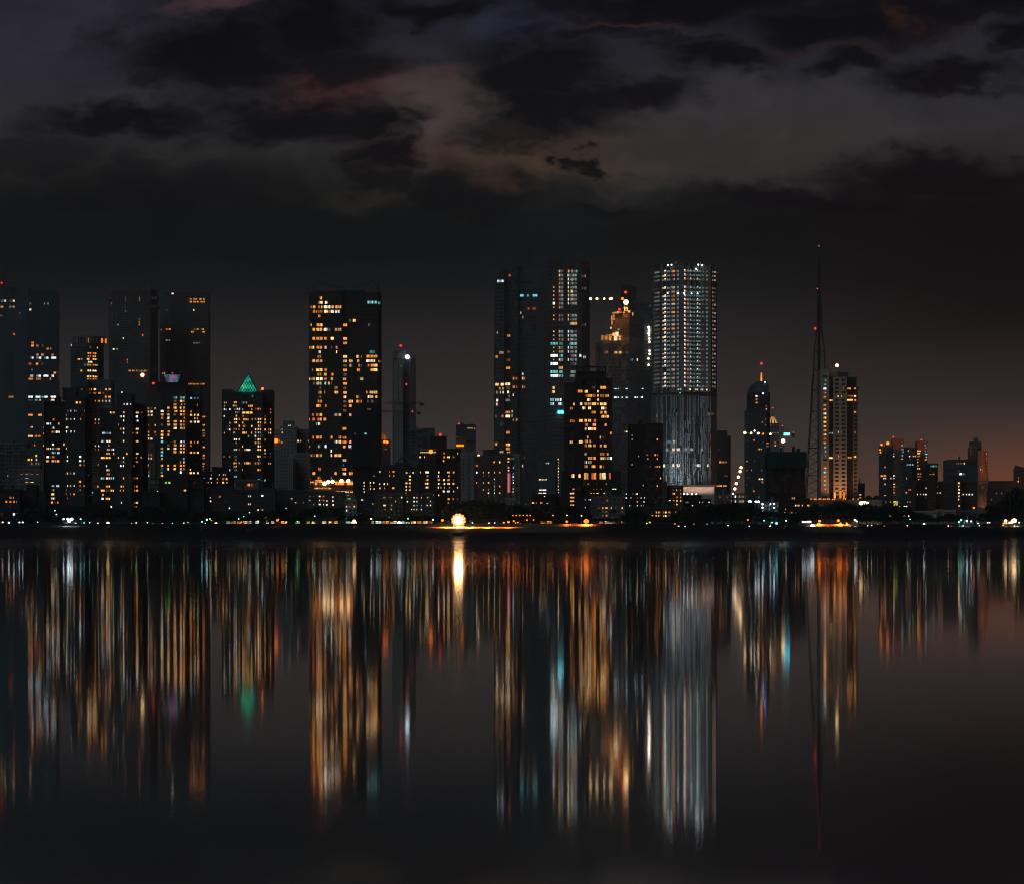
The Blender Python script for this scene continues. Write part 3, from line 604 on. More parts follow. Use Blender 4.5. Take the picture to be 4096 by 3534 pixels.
t = building('residential_tower', 'broad black tower with many amber windows and a sagging cable crown on its roof', 'apartment tower', [
    B([(1237, 6), (1249, 1)], 1168, 3705, 40, 'dark', fl=17.95, bay=11, dark=.9, wf=.6, hf=.62, proud=.6),
    B([(1249, 0), (1366, 0)], 1164, 3700, 46, 'dark', fl=17.95, bay=14.6, dark=.75, wf=.86, hf=.68, proud=.8),
    B([(1366, 3), (1392, 3)], 1160, 3703, 46, 'dark', fl=17.95, bay=22, dark=.8, wf=.75, hf=.62, proud=.6),
    B([(1392, 0), (1462, 0)], 1162, 3700, 46, 'dark', fl=17.95, bay=14.6, dark=.75, wf=.86, hf=.68, proud=.8),
    B([(1462, -3), (1510, -3)], 1170, 3697, 46, 'dark', fl=17.95, bay=16, dark=.75, wf=.9, hf=.66, proud=1.2),
    B([(1510, 1), (1521, 6)], 1168, 3702, 40, 'dark', fl=17.95, bay=11, dark=.9, wf=.6, hf=.6, proud=.6)], b11,
    beacons=[(1304, 1226, 'Y', 1.0), (1303, 1245, 'Y', 1.0)])
bb = MB(); D = 3702
def px3(px, py, dd=0): return (PX(px, D+dd), D+dd, PZ(py, D+dd))
for s, (xa, xb) in ((1, (1272, 1372)), (-1, (1402, 1498))):
    prev = None
    for k in range(13):
        f = k/12; x = xa+(xb-xa)*f; q = (1-f) if s > 0 else f
        y = 1147-26*q**1.7; p = px3(x, y, 4)
        if prev: bb.beam(prev, p, .3, k=3); bb.beam((prev[0], prev[1], prev[2]-1.3), (p[0], p[1], p[2]-1.3), .16, k=3); bb.beam(prev, (p[0], p[1], p[2]-1.3), .12, k=3)
        if k % 3 == 0: bb.beam(p, px3(x, 1166, 4), .18, k=3)
        prev = p
for xa in (1253, 1513):
    bb.box(PX(xa, D)-.9, PX(xa, D)+.9, D+3, D+5, PZ(1168, D), PZ(1137, D))
    sgn = 1 if xa < 1400 else -1
    bb.beam(px3(xa, 1138, 4), px3(xa+sgn*20, 1140, 4), .35); bb.beam(px3(xa+sgn*20, 1140, 4), px3(xa+sgn*20, 1166, 4), .3); bb.beam(px3(xa, 1138, 4), px3(xa+sgn*8, 1166, 4), .2)
child(bb, 'roof_crown', [M['steel']], t)
t = building('podium', 'pale podium deck crowded with orange terrace lamps under the big amber tower', 'podium', [
    B([(1236, 0), (1414, 0)], 1935, 3560, 60, 'pale', fl=15, bay=26, dark=.6, wf=.95, hf=.5, proud=1.2),
    B([(1238, 0), (1412, 0)], 1916, 3572, 50, 'dark', fl=14, bay=14, dark=.5, wf=.9, hf=.7, proud=.4, base=1936, name='terrace')],
    rows('G', "1060:o150/50 o200/50|1082:y90/60 w150/50 y210/60 y280/60 w350/60 y420/60 w480/60 y540/60 w600/70|1163:y150/50 o190/40 o225/30 o275/40 o320/40|1212:o438/60 w500/50 w555/50 o615/40|1252:r500/50 r560/60", h=20), snap=False)
for px in (1264, 1298, 1345, 1355, 1364, 1372, 1392, 1400, 1408): 
    bb = MB(); bb.ball((PX(px, 3557), 3557, PZ(1933 if px != 1298 else 1932, 3557)), .95 if px != 1298 else 1.8); child(bb, 'terrace_lamp', [LM['O'] if px != 1298 else LM['Y']], t)
for px, py in ((1366, 1921), (1393, 1921), (1313, 1926), (1330, 1924)):
    bb = MB(); bb.ball((PX(px, 3566), 3566, PZ(py, 3566)), 1.7); child(bb, 'terrace_lamp', [LM['Y']], t)
t = building('unfinished_tower', 'pitch black tower wrapped in netting in front of the big amber tower', 'unfinished tower', [
    B([(1407, 0), (1516, 0)], 1626, 3110, 30, 'black', fl=14, bay=36, dark=0, wf=.97, hf=.9, proud=.3, base=1866, name='netting', parapet=0),
    B([(1413, 3), (1513, 3)], 1640, 3112, 26, 'black', fl=14, bay=14, dark=.5, name='wall'),
    B([(1448, 0), (1500, 0)], 1616, 3118, 14, 'black', fl=14, bay=40, dark=0, base=1640, name='stair_core')],
    rows('G', "445:b662/30 c803/26|120:d850/60", h=26))

# slim hazy tower
t = building('unfinished_tower', 'slim hazy tower with a dazzling white lamp near its top', 'unfinished tower', [
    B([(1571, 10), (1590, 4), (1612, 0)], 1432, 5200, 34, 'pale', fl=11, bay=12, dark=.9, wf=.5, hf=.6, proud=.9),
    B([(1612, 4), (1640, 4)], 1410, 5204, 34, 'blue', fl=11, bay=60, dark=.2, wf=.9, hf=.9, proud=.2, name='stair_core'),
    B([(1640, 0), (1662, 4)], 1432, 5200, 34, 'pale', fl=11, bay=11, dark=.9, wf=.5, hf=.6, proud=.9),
    B([(1571, 0), (1625, 0)], 1405, 5202, 24, 'grey', fl=11, bay=40, dark=0, base=1433, name='penthouse')],
    rows('Z3', "800:w658/5|858:w565/3|1028:o643/5", h=5), beacons=[(1603, 1383, 'R', 1.7), (1626, 1537, 'R', 1.3), (1630, 1428, 'W', 2.8), (1650, 1646, 'r', 1.2)])
def jib(root, D, x0, x1, y, mast_to=None, name='crane_jib'):
    bb = MB(); a = (PX(x0, D), D-2, PZ(y, D)); b_ = (PX(x1, D), D-2, PZ(y, D)); n = max(4, int(abs(x1-x0)/6))
    bb.beam(a, b_, .4, k=3); a2 = (a[0], a[1], a[2]+2.2); b2 = (b_[0], b_[1], b_[2]+2.2); bb.beam(a2, b2, .3, k=3)
    for k in range(n):
        f = k/n; g = (k+1)/n
        p = Vector(a).lerp(Vector(b_), f); q = Vector(a2).lerp(Vector(b2), (f+g)/2); r = Vector(a).lerp(Vector(b_), g)
        bb.beam(p, q, .15, k=3); bb.beam(q, r, .15, k=3)
    bb.box(b_[0]-3, b_[0]+3, D-3.5, D-.5, b_[2]-3, b_[2]+.5)
    return child(bb, name, [M['steel']], root)
jib(t, 5200, 1540, 1688, 1614); jib(t, 5200, 1528, 1676, 1649)
building('unfinished_building', 'hazy flat-topped concrete block with column stubs beside the slim hazy tower', 'building', [
    B([(1640, 0), (1690, 0)], 1716, 5000, 34, 'slate', fl=13, bay=22, dark=.5, wf=.8, hf=.8, proud=.5),
    B([(1690, 0), (1737, 0)], 1712, 4995, 34, 'slate', fl=13, bay=22, dark=.5, wf=.8, hf=.8, proud=.5)], (), roof=4)
t = building('domed_building', 'small building with an orange glowing dome beside the netted black tower', 'building', [
    B([(1500, 0), (1560, 4)], 1757, 4600, 24, 'brown', fl=12, bay=10, dark=.8)], rows('H', "390:r70/12 r85/12 r100/12|605:w80/8", h=16), beacons=[(1538.5, 1766, 'O', 1.6), (1549, 1768, 'O', 1.6)])
DOME = lattice_mat('lit dome', [(.3, (.35, .05, .02)), (.7, (1, .25, .08))], .55)
bb = MB(); lt = MB(); cx = PX(1520, 4612); R_ = 28/F*4612; zb = PZ(1757, 4612)
for i in range(12):
    for j in range(6):
        def q(i_, j_): th = math.pi/2*j_/6; ph = 2*math.pi*i_/12; return (cx+R_*math.cos(th)*math.cos(ph), 4612+R_*math.cos(th)*math.sin(ph), zb+R_*1.15*math.sin(th))
        bb.quad(q(i, j), q(i+1, j), q(i+1, j+1), q(i, j+1)); lt.beam(q(i, j), q(i, j+1), .25, k=3)
q_ = child(bb, 'dome', [DOME], t); child(lt, 'rib', [M['steel']], t).parent = q_
# wire pyramid building
b16 = rows('H', "750:y3/8 r148/24 o223/48|820:r150/34 o232/30|945:w72/24 w130/30|1015:o76/16 o215/44 y3/8|767:y432/28 d475/10 w537/26|825:w485/38|880:y482/34|940:y426/38 y483/36|992:w421/28 w480/34|1047:y421/34 y480/34|1102:r418/24", h=28) \
    + rows('G', "945:w991/12|1010:G915/30|1080:w778/20 w860/24 w905/24|1105:w990/10|1130:y778/24 w865/14 w725/6|1165:w990/12 w912/28|1175:w775/20 y860/28|1218:w780/26", h=22)
t = building('apartment_block', 'dark apartment block with an open wire pyramid on its roof', 'apartment block', [
    B([(1440, 0), (1516, 0)], 1905, 2900, 22, 'black', fl=14, bay=13, dark=.8, hf=.6),
    B([(1516, 0), (1592, 0)], 1858, 2890, 22, 'dark', fl=15.2, bay=13, dark=.8, hf=.6),
    B([(1592, 0), (1662, 0)], 1868, 2880, 24, 'dark', fl=15.2, bay=13, dark=.8, hf=.6),
    B([(1580, 0), (1645, 0)], 1850, 2884, 18, 'dark', fl=12, bay=90, dark=0, base=1870, name='penthouse')], b16, roof=2)
bb = MB(); D = 2890; ax = (PX(1614, D), D+8, PZ(1818, D)); c4 = [(PX(1584, D), D, PZ(1850, D)), (PX(1644, D), D, PZ(1850, D)), (PX(1644, D), D+16, PZ(1850, D)), (PX(1584, D), D+16, PZ(1850, D))]
for i in range(4):
    bb.beam(c4[i], ax, .45); m_ = tuple((c4[i][k]+c4[(i+1) % 4][k])/2 for k in range(3)); bb.beam(m_, ax, .35); bb.beam(c4[i], c4[(i+1) % 4], .3)
for f in (-.35, .35): bb.beam((ax[0]+f*11*1.2, D, c4[0][2]), ax, .3)
bb.beam(ax, (ax[0], ax[1], ax[2]+1.6), .35); child(bb, 'wire_pyramid', [M['steel']], t)
# dark block with terrace glow
b17 = rows('H', "452:r1042/24 w1262/8|515:w650/28 w724/6 o1040/34 y1113/48 o1194/30|577:o1033/24|757:w657/14 w765/60 w955/16 y1113/48 o1195/28|822:G772/36 W950/14 w1120/10|886:y766/46 o948/14 o968/14 y1040/28 o1113/44 d1192/16|943:y758/60 w950/12 w970/10 W1040/36 y1112/46 y1193/32|1010:w763/50 W947/14 o990/12 w1048/10 w1130/8 w1260/10|1070:w1036/32 W1110/48 w1197/8|1127:o860/32 w955/14|1192:o1115/34 r1190/26 o1258/8|1255:o1112/30", h=32)
t = building('apartment_block', 'black block with a glowing orange roof terrace beside its penthouse', 'apartment block', [
    B([(1675, 0), (1745, 0)], 1812, 2800, 24, 'black', fl=15.2, bay=14, dark=.7, hf=.6, proud=.3),
    B([(1745, 3), (1841, 3)], 1794, 2803, 24, 'black', fl=15.2, bay=20, dark=.7, hf=.6, proud=.3),
    B([(1721, 4), (1786, 4)], 1744, 2806, 14, 'black', fl=14, bay=90, dark=0, base=1796, name='penthouse'),
    B([(1679, 3), (1745, 3)], 1793, 2803, 16, 'brown', fl=12, bay=90, dark=0, base=1800, name='canopy')],
    b17, beacons=[(1761, 1738, 'R', 1.0), (1724, 1805, 'O', 1.5)])
for px in range(1684, 1742, 7):
    bb = MB(); bb.box(PX(px-2.6, 2800), PX(px+2.6, 2800), 2801, 2801.6, PZ(1810, 2800), PZ(1806, 2800)); child(bb, 'terrace_light', [EM['y'] if px % 3 else EM['w']], t)
# blocks behind the floodlight
t = building('unfinished_tower', 'hazy tower with a row of orange lamps on a middle floor', 'unfinished tower', [
    B([(1823, 0), (1903, 4)], 1698, 5200, 30, 'slate', fl=13, bay=40, dark=.3, wf=.9, hf=.8, proud=.6)], rows('P', "1712:y1875/10 y1886/10|1713:o1900/8|1721:d1826/8|1748:d1828/8", h=4), beacons=[(1835, 1694, 'r', 1.2)], snap=False, roof=3)
for px in (1829, 1835, 1843, 1851):
    bb = MB(); bb.ball((PX(px, 5196), 5196, PZ(1781, 5196)), 1.5); child(bb, 'work_lamp', [LM['O']], t)
building('apartment_block', 'hazy pale stepped block between the black terrace block and the beige block', 'apartment block', [
    B([(1841, 0), (1912, 0)], 1808, 4200, 24, 'pale', fl=15, bay=23, dark=.9, wf=.3, hf=.55, proud=.4)], (), roof=2)
b19 = rows('I', "597:o233/30 o398/34 y490/38 r592/12|655:o113/22|763:W110/20 y229/32 y310/34 w403/22 y491/32|818:o231/30 r316/18|868:w403/24|925:o108/16 w229/30 y304/26 r403/22|985:w403/16 o488/34|1040:w229/30 r307/24 c402/20|1092:w302/24 w403/24 o488/34|1143:c307/26 c402/20|703:w356/8|740:w356/8|785:w356/8|845:w356/8|897:w356/8|955:w356/8|1010:w356/8|1065:w356/8|1115:w356/8", h=32)
building('apartment_block', 'brown apartment block with a slotted white stair window strip beside the pink-lit block', 'apartment block', [
    B([(1896, 0), (2030, 0)], 1823, 3000, 24, 'brown', fl=13.6, bay=21, dark=.9, wf=.42, hf=.62, proud=.4),
    B([(1930, 2), (1990, 2)], 1798, 3004, 16, 'dark', fl=14, bay=90, dark=0, base=1824, name='penthouse')], b19, beacons=[(1914, 1822, 'Y', 1.0)], snap=False)
t = building('office_block', 'grey block with a glowing pink vertical strip and cyan windows', 'building', [
    B([(1988, 0), (2040, 0)], 1811, 3620, 24, 'grey', fl=11.7, bay=18, dark=.6, wf=.7, hf=.5),
    B([(2040, 3), (2078, 3)], 1815, 3623, 24, 'pale', fl=11.7, bay=18, dark=.8, wf=.6, hf=.5)],
    rows('I', "435:w500/60 W632/50|540:w628/34 w658/20 c706/26|590:w640/50|687:y626/26 c703/22|733:w634/40|785:c705/22|833:W703/22|885:c706/26|931:W703/26|984:w717/18|1028:c706/22|1080:y700/14|1126:c710/18", h=24), snap=False)
for xa, xb in ((2030.5, 2035.5), (2036.5, 2041)):
    bb = MB(); bb.box(PX(xa, 3617), PX(xb, 3617), 3617, 3618.5, PZ(1968, 3617), PZ(1891, 3617)); child(bb, 'neon_strip', [EM['k']], t)

# the pair of very tall towers
b21 = rows('K', "370:r280/28|435:W122/34 W160/20 W195/34|635:c455/54 c540/24 c645/76|850:r545/40 r630/60|878:w440/14|965:w470/10|1202:y265/52 y105/10|1440:y165/70 d265/50|1545:o96/30 r257/66|1697:o260/62|1775:W468/22", h=38) \
    + rows('L', "365:y115/66 w190/44 w273/84|295:o370/30 o415/30 y508/20 o538/8|412:o150/30 o205/24 d280/60 o370/40 o420/20 o508/16 o536/8|525:o108/16 W160/10 W202/24 w282/28 w364/24|580:r293/30|640:w113/26 G275/70|680:w107/20|808:y277/76 o343/20|865:G98/30 r195/36 w277/74 c343/14|920:o364/22|935:o418/16|980:b175/40|1098:o278/60|1320:o98/28 y277/70|1375:o277/66|1425:w180/60 y288/56|1635:w508/14|1510:r533/8|1695:r530/8", h=44)
t = building('skyscraper', 'very tall stepped dark skyscraper with few amber windows, west of its lit twin', 'skyscraper', [
    B([(1977, 6), (2016, 2)], 1068, 5010, 44, 'blue', fl=16, bay=20, dark=.7, wf=.88, hf=.76, proud=1.4, dmat='grey'),
    B([(2016, 8), (2044, 8)], 1075, 5012, 40, 'blue', fl=16, bay=24, dark=.6, wf=.9, hf=.75, proud=.4),
    B([(2044, 0), (2070, 0)], 1062, 5004, 44, 'slate', fl=16, bay=13, dark=.7, wf=.8, hf=.72, proud=1.0),
    B([(2070, 5), (2150, 5)], 1058, 5005, 44, 'blue', fl=17.4, bay=26, dark=.3, wf=.93, hf=.84, proud=1.0, yend=1890, dmat='grey'),
    B([(2150, 1), (2188, 1)], 1055, 5001, 44, 'blue', fl=17, bay=7.5, dark=.6, wf=.7, hf=.75, proud=.9, dmat='slate')], b21, roof=4)
b22 = []
for y in (300, 360, 417, 480, 540, 590, 650, 710, 760, 825, 942, 1000, 1155, 1215, 1275, 1390, 1445, 1560):
    q = random.random
    if y >= 540: b22 += rows('K', "%d:%s912/15" % (y, 'yw'[q() < .4]), h=18)
    b22 += rows('K', "%d:%s995/20 G1030/40" % (y, 'rwo'[int(q()*3)]), h=40)
    if y not in (825,): b22 += rows('K', "%d:%s1120/12 G1165/50 G1215/56" % (y, 'wWy'[int(q()*3)]), h=40)
b22 += rows('K', "300:o1125/20 w1170/20 c1240/20|350:W1118/34 w1185/20|417:w1165/24|600:y1165/30|700:y1165/50|760:W912/36|1075:w1165/50 o1215/60|1333:c917/110 c1014/60 c1190/110|1507:W917/110 c1014/60 G1190/100 W1293/30 w1345/40|1625:W917/110 G1190/100|1683:o1013/62|1740:c917/110 c1013/60 G1185/80|370:G1340/80|540:G1350/60|1075:G1350/100", h=42) \
    + rows('L', "245:W997/120 w1080/30 c1115/40 G1280/84|425:y985/44|490:y985/44|625:c965/60 W1040/60 W1085/50|690:c950/30 W980/30 W1085/50 b1120/30", h=46)
t22 = building('skyscraper', 'tallest skyscraper with rounded east corner and a column of cyan and white windows', 'skyscraper', [
    B([(2188, 3), (2196, 0), (2326, 0)], 1042, 4900, 46, 'blue', fl=16.2, bay=15, dark=.6, wf=.88, hf=.78, proud=.9, dmat='grey'),
    B([(2326, 0.6), (2344, 8), (2354, 20), (2358, 34)], 1045, 4900, 30, 'slate', fl=16.2, bay=9, dark=.8, wf=.6, hf=.72, proud=.5),
    B([(2230, 10), (2300, 10)], 1032, 4910, 24, 'dark', fl=14, bay=90, dark=0, base=1044, name='penthouse')], b22, roof=3)
bb = MB(); bb.box(PX(2231, 4896), PX(2256, 4896), 4896, 4898, PZ(1654, 4896), PZ(1643.5, 4896))
sg = child(bb, 'sign', [emat('cyan sign', (.12, .9, 1), 4.5, 0)], t22); sg['label'] = 'glowing cyan sign board'
bb = MB()
for px in (2236, 2241, 2246, 2251): bb.box(PX(px, 4895)-.25, PX(px, 4895)+.25, 4895.2, 4895.9, PZ(1652, 4896), PZ(1646, 4896))
l_ = child(bb, 'lettering', [emat('sign letter', (.0, .25, .3), 1.0, 0)], t22); l_.parent = sg
building('office_block', 'violet grey glass block with a column of white lights beside the tallest skyscraper', 'building', [
    B([(2150, 0), (2222, 0)], 1838, 4200, 30, 'slate', fl=15, bay=50, dark=.1, wf=.96, hf=.9, proud=.3),
    B([(2222, 2), (2250, 2)], 1810, 4202, 30, 'slate', fl=12, bay=30, dark=.1, wf=.96, hf=.9, proud=.3)],
    rows('I', "615:W1235/24 W1275/30|883:w1140/40 w1190/50 w1235/20|1048:W1150/60 W1210/60|1100:w1140/60 w1210/60|548:w1434/16|600:y1436/20|645:w1436/8|693:w1437/16|745:w1436/14|793:w1434/16|840:w1434/10|887:w1436/12|938:y1436/14|987:w1435/10|1040:w1436/10|1087:w1437/10", h=22), snap=False)
# dark tower with amber rooms
b23 = rows('L', "418:d1610/60 c1718/14 o1765/90|485:o1430/80 y1497/48 y1678/20|555:o1505/60 o1560/60 r1610/66 y1678/22 r1740/60 y1798/30 y1835/26|620:w1525/20 w1550/20 y1680/26|685:w1418/34 y1487/30 o1545/60 y1615/66 y1675/20 y1735/50 y1788/46 y1303/22|745:y1263/44 w1438/60 y1477/8 w1548/44 w1753/50 r1800/18|815:o1612/70 o1735/40 y1795/34|880:y1755/44 o1797/30 y1837/34|935:o1262/40 o1306/14 y1415/60 y1488/34 y1548/50 r1632/36|1010:r1500/50 o1620/60 o1797/30|1070:w1487/26 w1545/44 y1610/80|1142:o1880/28|1200:o1520/18 y1715/14 d1760/40|1253:y1262/44 y1437/60 y1497/50 y1553/26|1328:o1487/34 y1552/50 o1620/50 o1722/30 y1790/44|1450:w1485/30 o1745/70 o1830/26|1520:o1553/60 o1617/54 w1745/60 o1795/30 c1835/30 W1878/30|1580:W1487/36 G1550/60|1650:o1495/50 o1610/64 o1720/30 d1760/30", h=48)
t = building('residential_tower', 'black tower with large amber rooms and an open frame roof before the two skyscrapers', 'apartment tower', [
    B([(2257, 2), (2300, 2)], 1532, 3004, 30, 'black', fl=16.8, bay=13, dark=.7, wf=.8, hf=.7, proud=.4),
    B([(2300, 0), (2330, 0)], 1512, 2998, 36, 'black', fl=16.8, bay=40, dark=0, wf=.98, hf=.9, proud=.2),
    B([(2314, 1), (2386, 1)], 1512, 3000, 34, 'black', fl=16.8, bay=14, dark=.7, wf=.88, hf=.72, proud=.6),
    B([(2386, 3), (2398, 3)], 1512, 3003, 34, 'black', fl=16.8, bay=12, dark=.7, wf=.6, hf=.6, proud=.3),
    B([(2398, 1), (2449, 1)], 1514, 3000, 34, 'black', fl=16.8, bay=13, dark=.7, wf=.88, hf=.72, proud=.6),
    B([(2306, 4), (2424, 4)], 1485, 3006, 20, 'black', fl=14, bay=90, dark=0, base=1514, name='penthouse')], b23)
bb = MB(); D = 3006
for px in (2308, 2336, 2389, 2396, 2422): bb.box(PX(px-2, D), PX(px+2, D), D+1, D+3, PZ(1486, D), PZ(1466, D))
bb.box(PX(2304, D), PX(2426, D), D+.5, D+3.5, PZ(1470, D), PZ(1464, D)); child(bb, 'roof_frame', [M['black']], t)
b23p = rows('J', "820:y248/50 w262/20 y358/34 y450/40 o485/30 o590/80 y700/30 w755/60 r850/26", h=118) + rows('J', "1035:o260/34|1103:y237/76|1168:y237/76|1228:o237/72|1293:y237/74", h=26) + rows('J', "948:y500/24 w792/8|1033:r588/14 r637/10 r710/16 w905/30 w940/30|1100:o547/20 o592/20 y650/34 w760/26", h=16)
building('podium', 'black podium with tall amber halls under the tower with the open frame roof', 'podium', [
    B([(2248, 0), (2326, 0)], 1883, 2950, 40, 'black', fl=16, bay=28, dark=.2, wf=.8, hf=.95, proud=.2),
    B([(2326, 2), (2485, 2)], 1883, 2952, 40, 'black', fl=32, bay=28, dark=.2, wf=.85, hf=.9, proud=.3)], b23p, snap=False)

# gold lit construction tower
t = building('unfinished_tower', 'stepped construction tower glowing gold at the top under a tower crane', 'unfinished tower', [
    B([(2395, 8), (2412, 2), (2455, 0)], 1362, 4510, 40, 'slate', fl=15, bay=12, dark=.6, wf=.85, hf=.8, proud=.5),
    B([(2455, 3), (2517, 3)], 1362, 4508, 40, 'slate', fl=15, bay=14, dark=.6, wf=.85, hf=.85, proud=.5),
    B([(2517, 0), (2575, 0)], 1270, 4500, 44, 'blue', fl=15, bay=15, dark=.6, wf=.85, hf=.8, proud=.6),
    B([(2453, 8), (2488, 8)], 1262, 4512, 24, 'tan', fl=11, bay=9, dark=.8, base=1365, name='stair_core'),
    B([(2490, 4), (2524, 4)], 1250, 4506, 24, 'brown', fl=11, bay=9, dark=.8, base=1365, name='stair_core'),
    B([(2458, 2), (2486, 2)], 1246, 4505, 16, 'tan', fl=15, bay=50, dark=0, base=1253, name='deck'),
    B([(2382, 10), (2402, 10)], 1365, 4515, 16, 'tan', fl=8, bay=6, dark=.5, wf=.8, hf=.7, name='scaffold')],
    rows('M', "1450:r250/50 y385/46 y455/54 d550/40|1560:c622/40 w705/14", h=40) + rows('Z5', "927:W250/20 W268/20 W320/14 W412/10|978:W250/20 W270/14 W295/10 W320/14 W375/20 W405/20|1172:w319/16", h=8), snap=False, beacons=[(2478, 1238, 'R', 1.6)])
bb = MB()
for px in range(2404, 2490, 7): bb.beam((PX(px, 4498), 4498, PZ(1363, 4498)), (PX(px, 4498), 4498, PZ(1339, 4498)), .25, k=3)
bb.beam((PX(2402, 4498), 4498, PZ(1341, 4498)), (PX(2490, 4498), 4498, PZ(1341, 4498)), .3, k=3); bb.beam((PX(2402, 4498), 4498, PZ(1352, 4498)), (PX(2490, 4498), 4498, PZ(1352, 4498)), .25, k=3)
for k in range(9):
    y = 1262+k*11; xx = 2446-(k % 3)*3; bb.box(PX(xx, 4500), PX(xx+8, 4500), 4500, 4509, PZ(y, 4500)-.5, PZ(y, 4500)+.3)
child(bb, 'scaffold', [M['tan']], t)
for (x, y, w, h, c) in ((2462, 1252, 26, 5, 'y'), (2447, 1272, 4, 16, 'y'), (2456, 1270, 3, 22, 'o'), (2468, 1336, 12, 16, 'w'), (2455, 1338, 10, 12, 'y'), (2410, 1350, 8, 18, 'y'), (2425, 1352, 10, 12, 'o'),
                        (2463, 1353, 12, 18, 'w'), (2480, 1352, 9, 18, 'y'), (2516, 1246, 10, 8, 'y'), (2496, 1250, 8, 5, 'o'), (2473, 1247, 10, 4, 'o'), (2448, 1290, 3, 18, 'o'), (2444, 1312, 6, 8, 'y'), (2474, 1318, 8, 6, 'o'), (2531, 1256, 4, 14, 'y'), (2440, 1354, 8, 14, 'o')):
    D = 4499.5; bb = MB(); bb.box(PX(x-w/2, D), PX(x+w/2, D), D, D+.6, PZ(y+h/2, D), PZ(y-h/2, D)); child(bb, 'work_light', [EM[c]], t)
LIGHTS = [(2503, 1226, 4500, (1, .36, .06), 30000, .6), (2462, 1240, 4500, (1, .36, .06), 26000, .6), (2440, 1330, 4496, (1, .36, .06), 16000, .6), (2470, 1325, 4496, (1, .36, .06), 22000, .6)]
cr = empty('tower_crane', 'lamp-strung tower crane with an orange lit mast above the gold construction tower', 'crane', (PX(2503, 4504), 4504, PZ(1243, 4504)), 'tower cranes on the skyline')
def lattice_mast(bb, x, y, z0, z1, w, step=None, r=.18, taper=1.0):
    step = step or w*1.3; n = max(2, int((z1-z0)/step)); pr = None
    for k in range(n+1):
        f = k/n; z = z0+(z1-z0)*f; h = w/2*(1+(taper-1)*f)
        c = [(x-h, y-h, z), (x+h, y-h, z), (x+h, y+h, z), (x-h, y+h, z)]
        for i in range(4): bb.beam(c[i], c[(i+1) % 4], r*.7, k=3)
        if pr:
            for i in range(4): bb.beam(pr[i], c[i], r, k=3); bb.beam(pr[i], c[(i+1) % 4], r*.6, k=3)
        pr = c
bb = MB(); lattice_mast(bb, PX(2503, 4504), 4504, PZ(1243, 4504), PZ(1208, 4504), 3.6, r=.4); child(bb, 'mast', [M['beige']], cr)
bb = MB(); a = Vector((PX(2503, 4504), 4504, PZ(1208, 4504))); bb.beam(a, (PX(2494, 4504), 4504, PZ(1196, 4504)), .6, k=3)
bb.beam((PX(2494, 4504), 4504, PZ(1196, 4504)), (PX(2360, 4504), 4504, PZ(1195, 4504)), .3, k=3)
bb.beam((PX(2494, 4504), 4504, PZ(1192, 4504)), (PX(2360, 4504), 4504, PZ(1193.5, 4504)), .22, k=3); child(bb, 'jib', [M['steel']], cr)
for px, py, r, c in ((2362, 1195.5, 1.5, 'Y'), (2388, 1195.5, 1.5, 'Y'), (2417, 1195.5, 1.2, 'Y'), (2440, 1196, 1.2, 'Y'), (2446, 1195, 1.4, 'Y'), (2490, 1195, 1.6, 'O'), (2504, 1209, 3.0, 'Y')):
    b_ = MB(); b_.ball((PX(px, 4503), 4502.5, PZ(py, 4503)), r); child(b_, 'work_lamp', [LM[c]], cr)
t = building('unfinished_tower', 'dark hazy unfinished tower with a stepped scaffold top behind the gold construction tower', 'unfinished tower', [
    B([(2525, 0), (2577, 0)], 1203, 4900, 34, 'slate', fl=16, bay=18, dark=.4, wf=.9, hf=.8, proud=.5),
    B([(2486, 4), (2520, 4)], 1136, 4904, 26, 'dark', fl=9, bay=9, dark=.4, wf=.8, hf=.8, proud=.5, base=1206),
    B([(2516, 5), (2546, 5)], 1145, 4905, 26, 'dark', fl=9, bay=9, dark=.4, wf=.8, hf=.8, proud=.5, base=1206),
    B([(2480, 6), (2556, 6)], 1196, 4906, 26, 'grey', fl=9, bay=40, dark=0, base=1212, name='deck')], (), beacons=[(2502, 1169, 'r', 1.8)], roof=1)
s26 = ''.join
t = building('unfinished_tower', 'hazy striped tower with a vertical string of white lamps beside the bright finned tower', 'unfinished tower', [
    B([(2577, 0), (2612, 0)], 1212, 5200, 34, 'slate', fl=13, bay=17, dark=.7, wf=.8, hf=.6, proud=.9)], rows('M', "1170:d860/20 o905/10|1240:d850/16 o905/8|1490:r905/8|760:d890/50", h=18), roof=2)
for y in (1075, 1100, 1125, 1148, 1172, 1195, 1245, 1295, 1427, 1475, 1543, 1637):
    b_ = MB(); b_.ball((PX(2360+(877+random.uniform(-6, 12))/3.726, 5197), 5197, PZ(1020+y/3.726, 5197)), 1.3); child(b_, 'work_lamp', [lampmat((1, .82, .66), 7)], t)

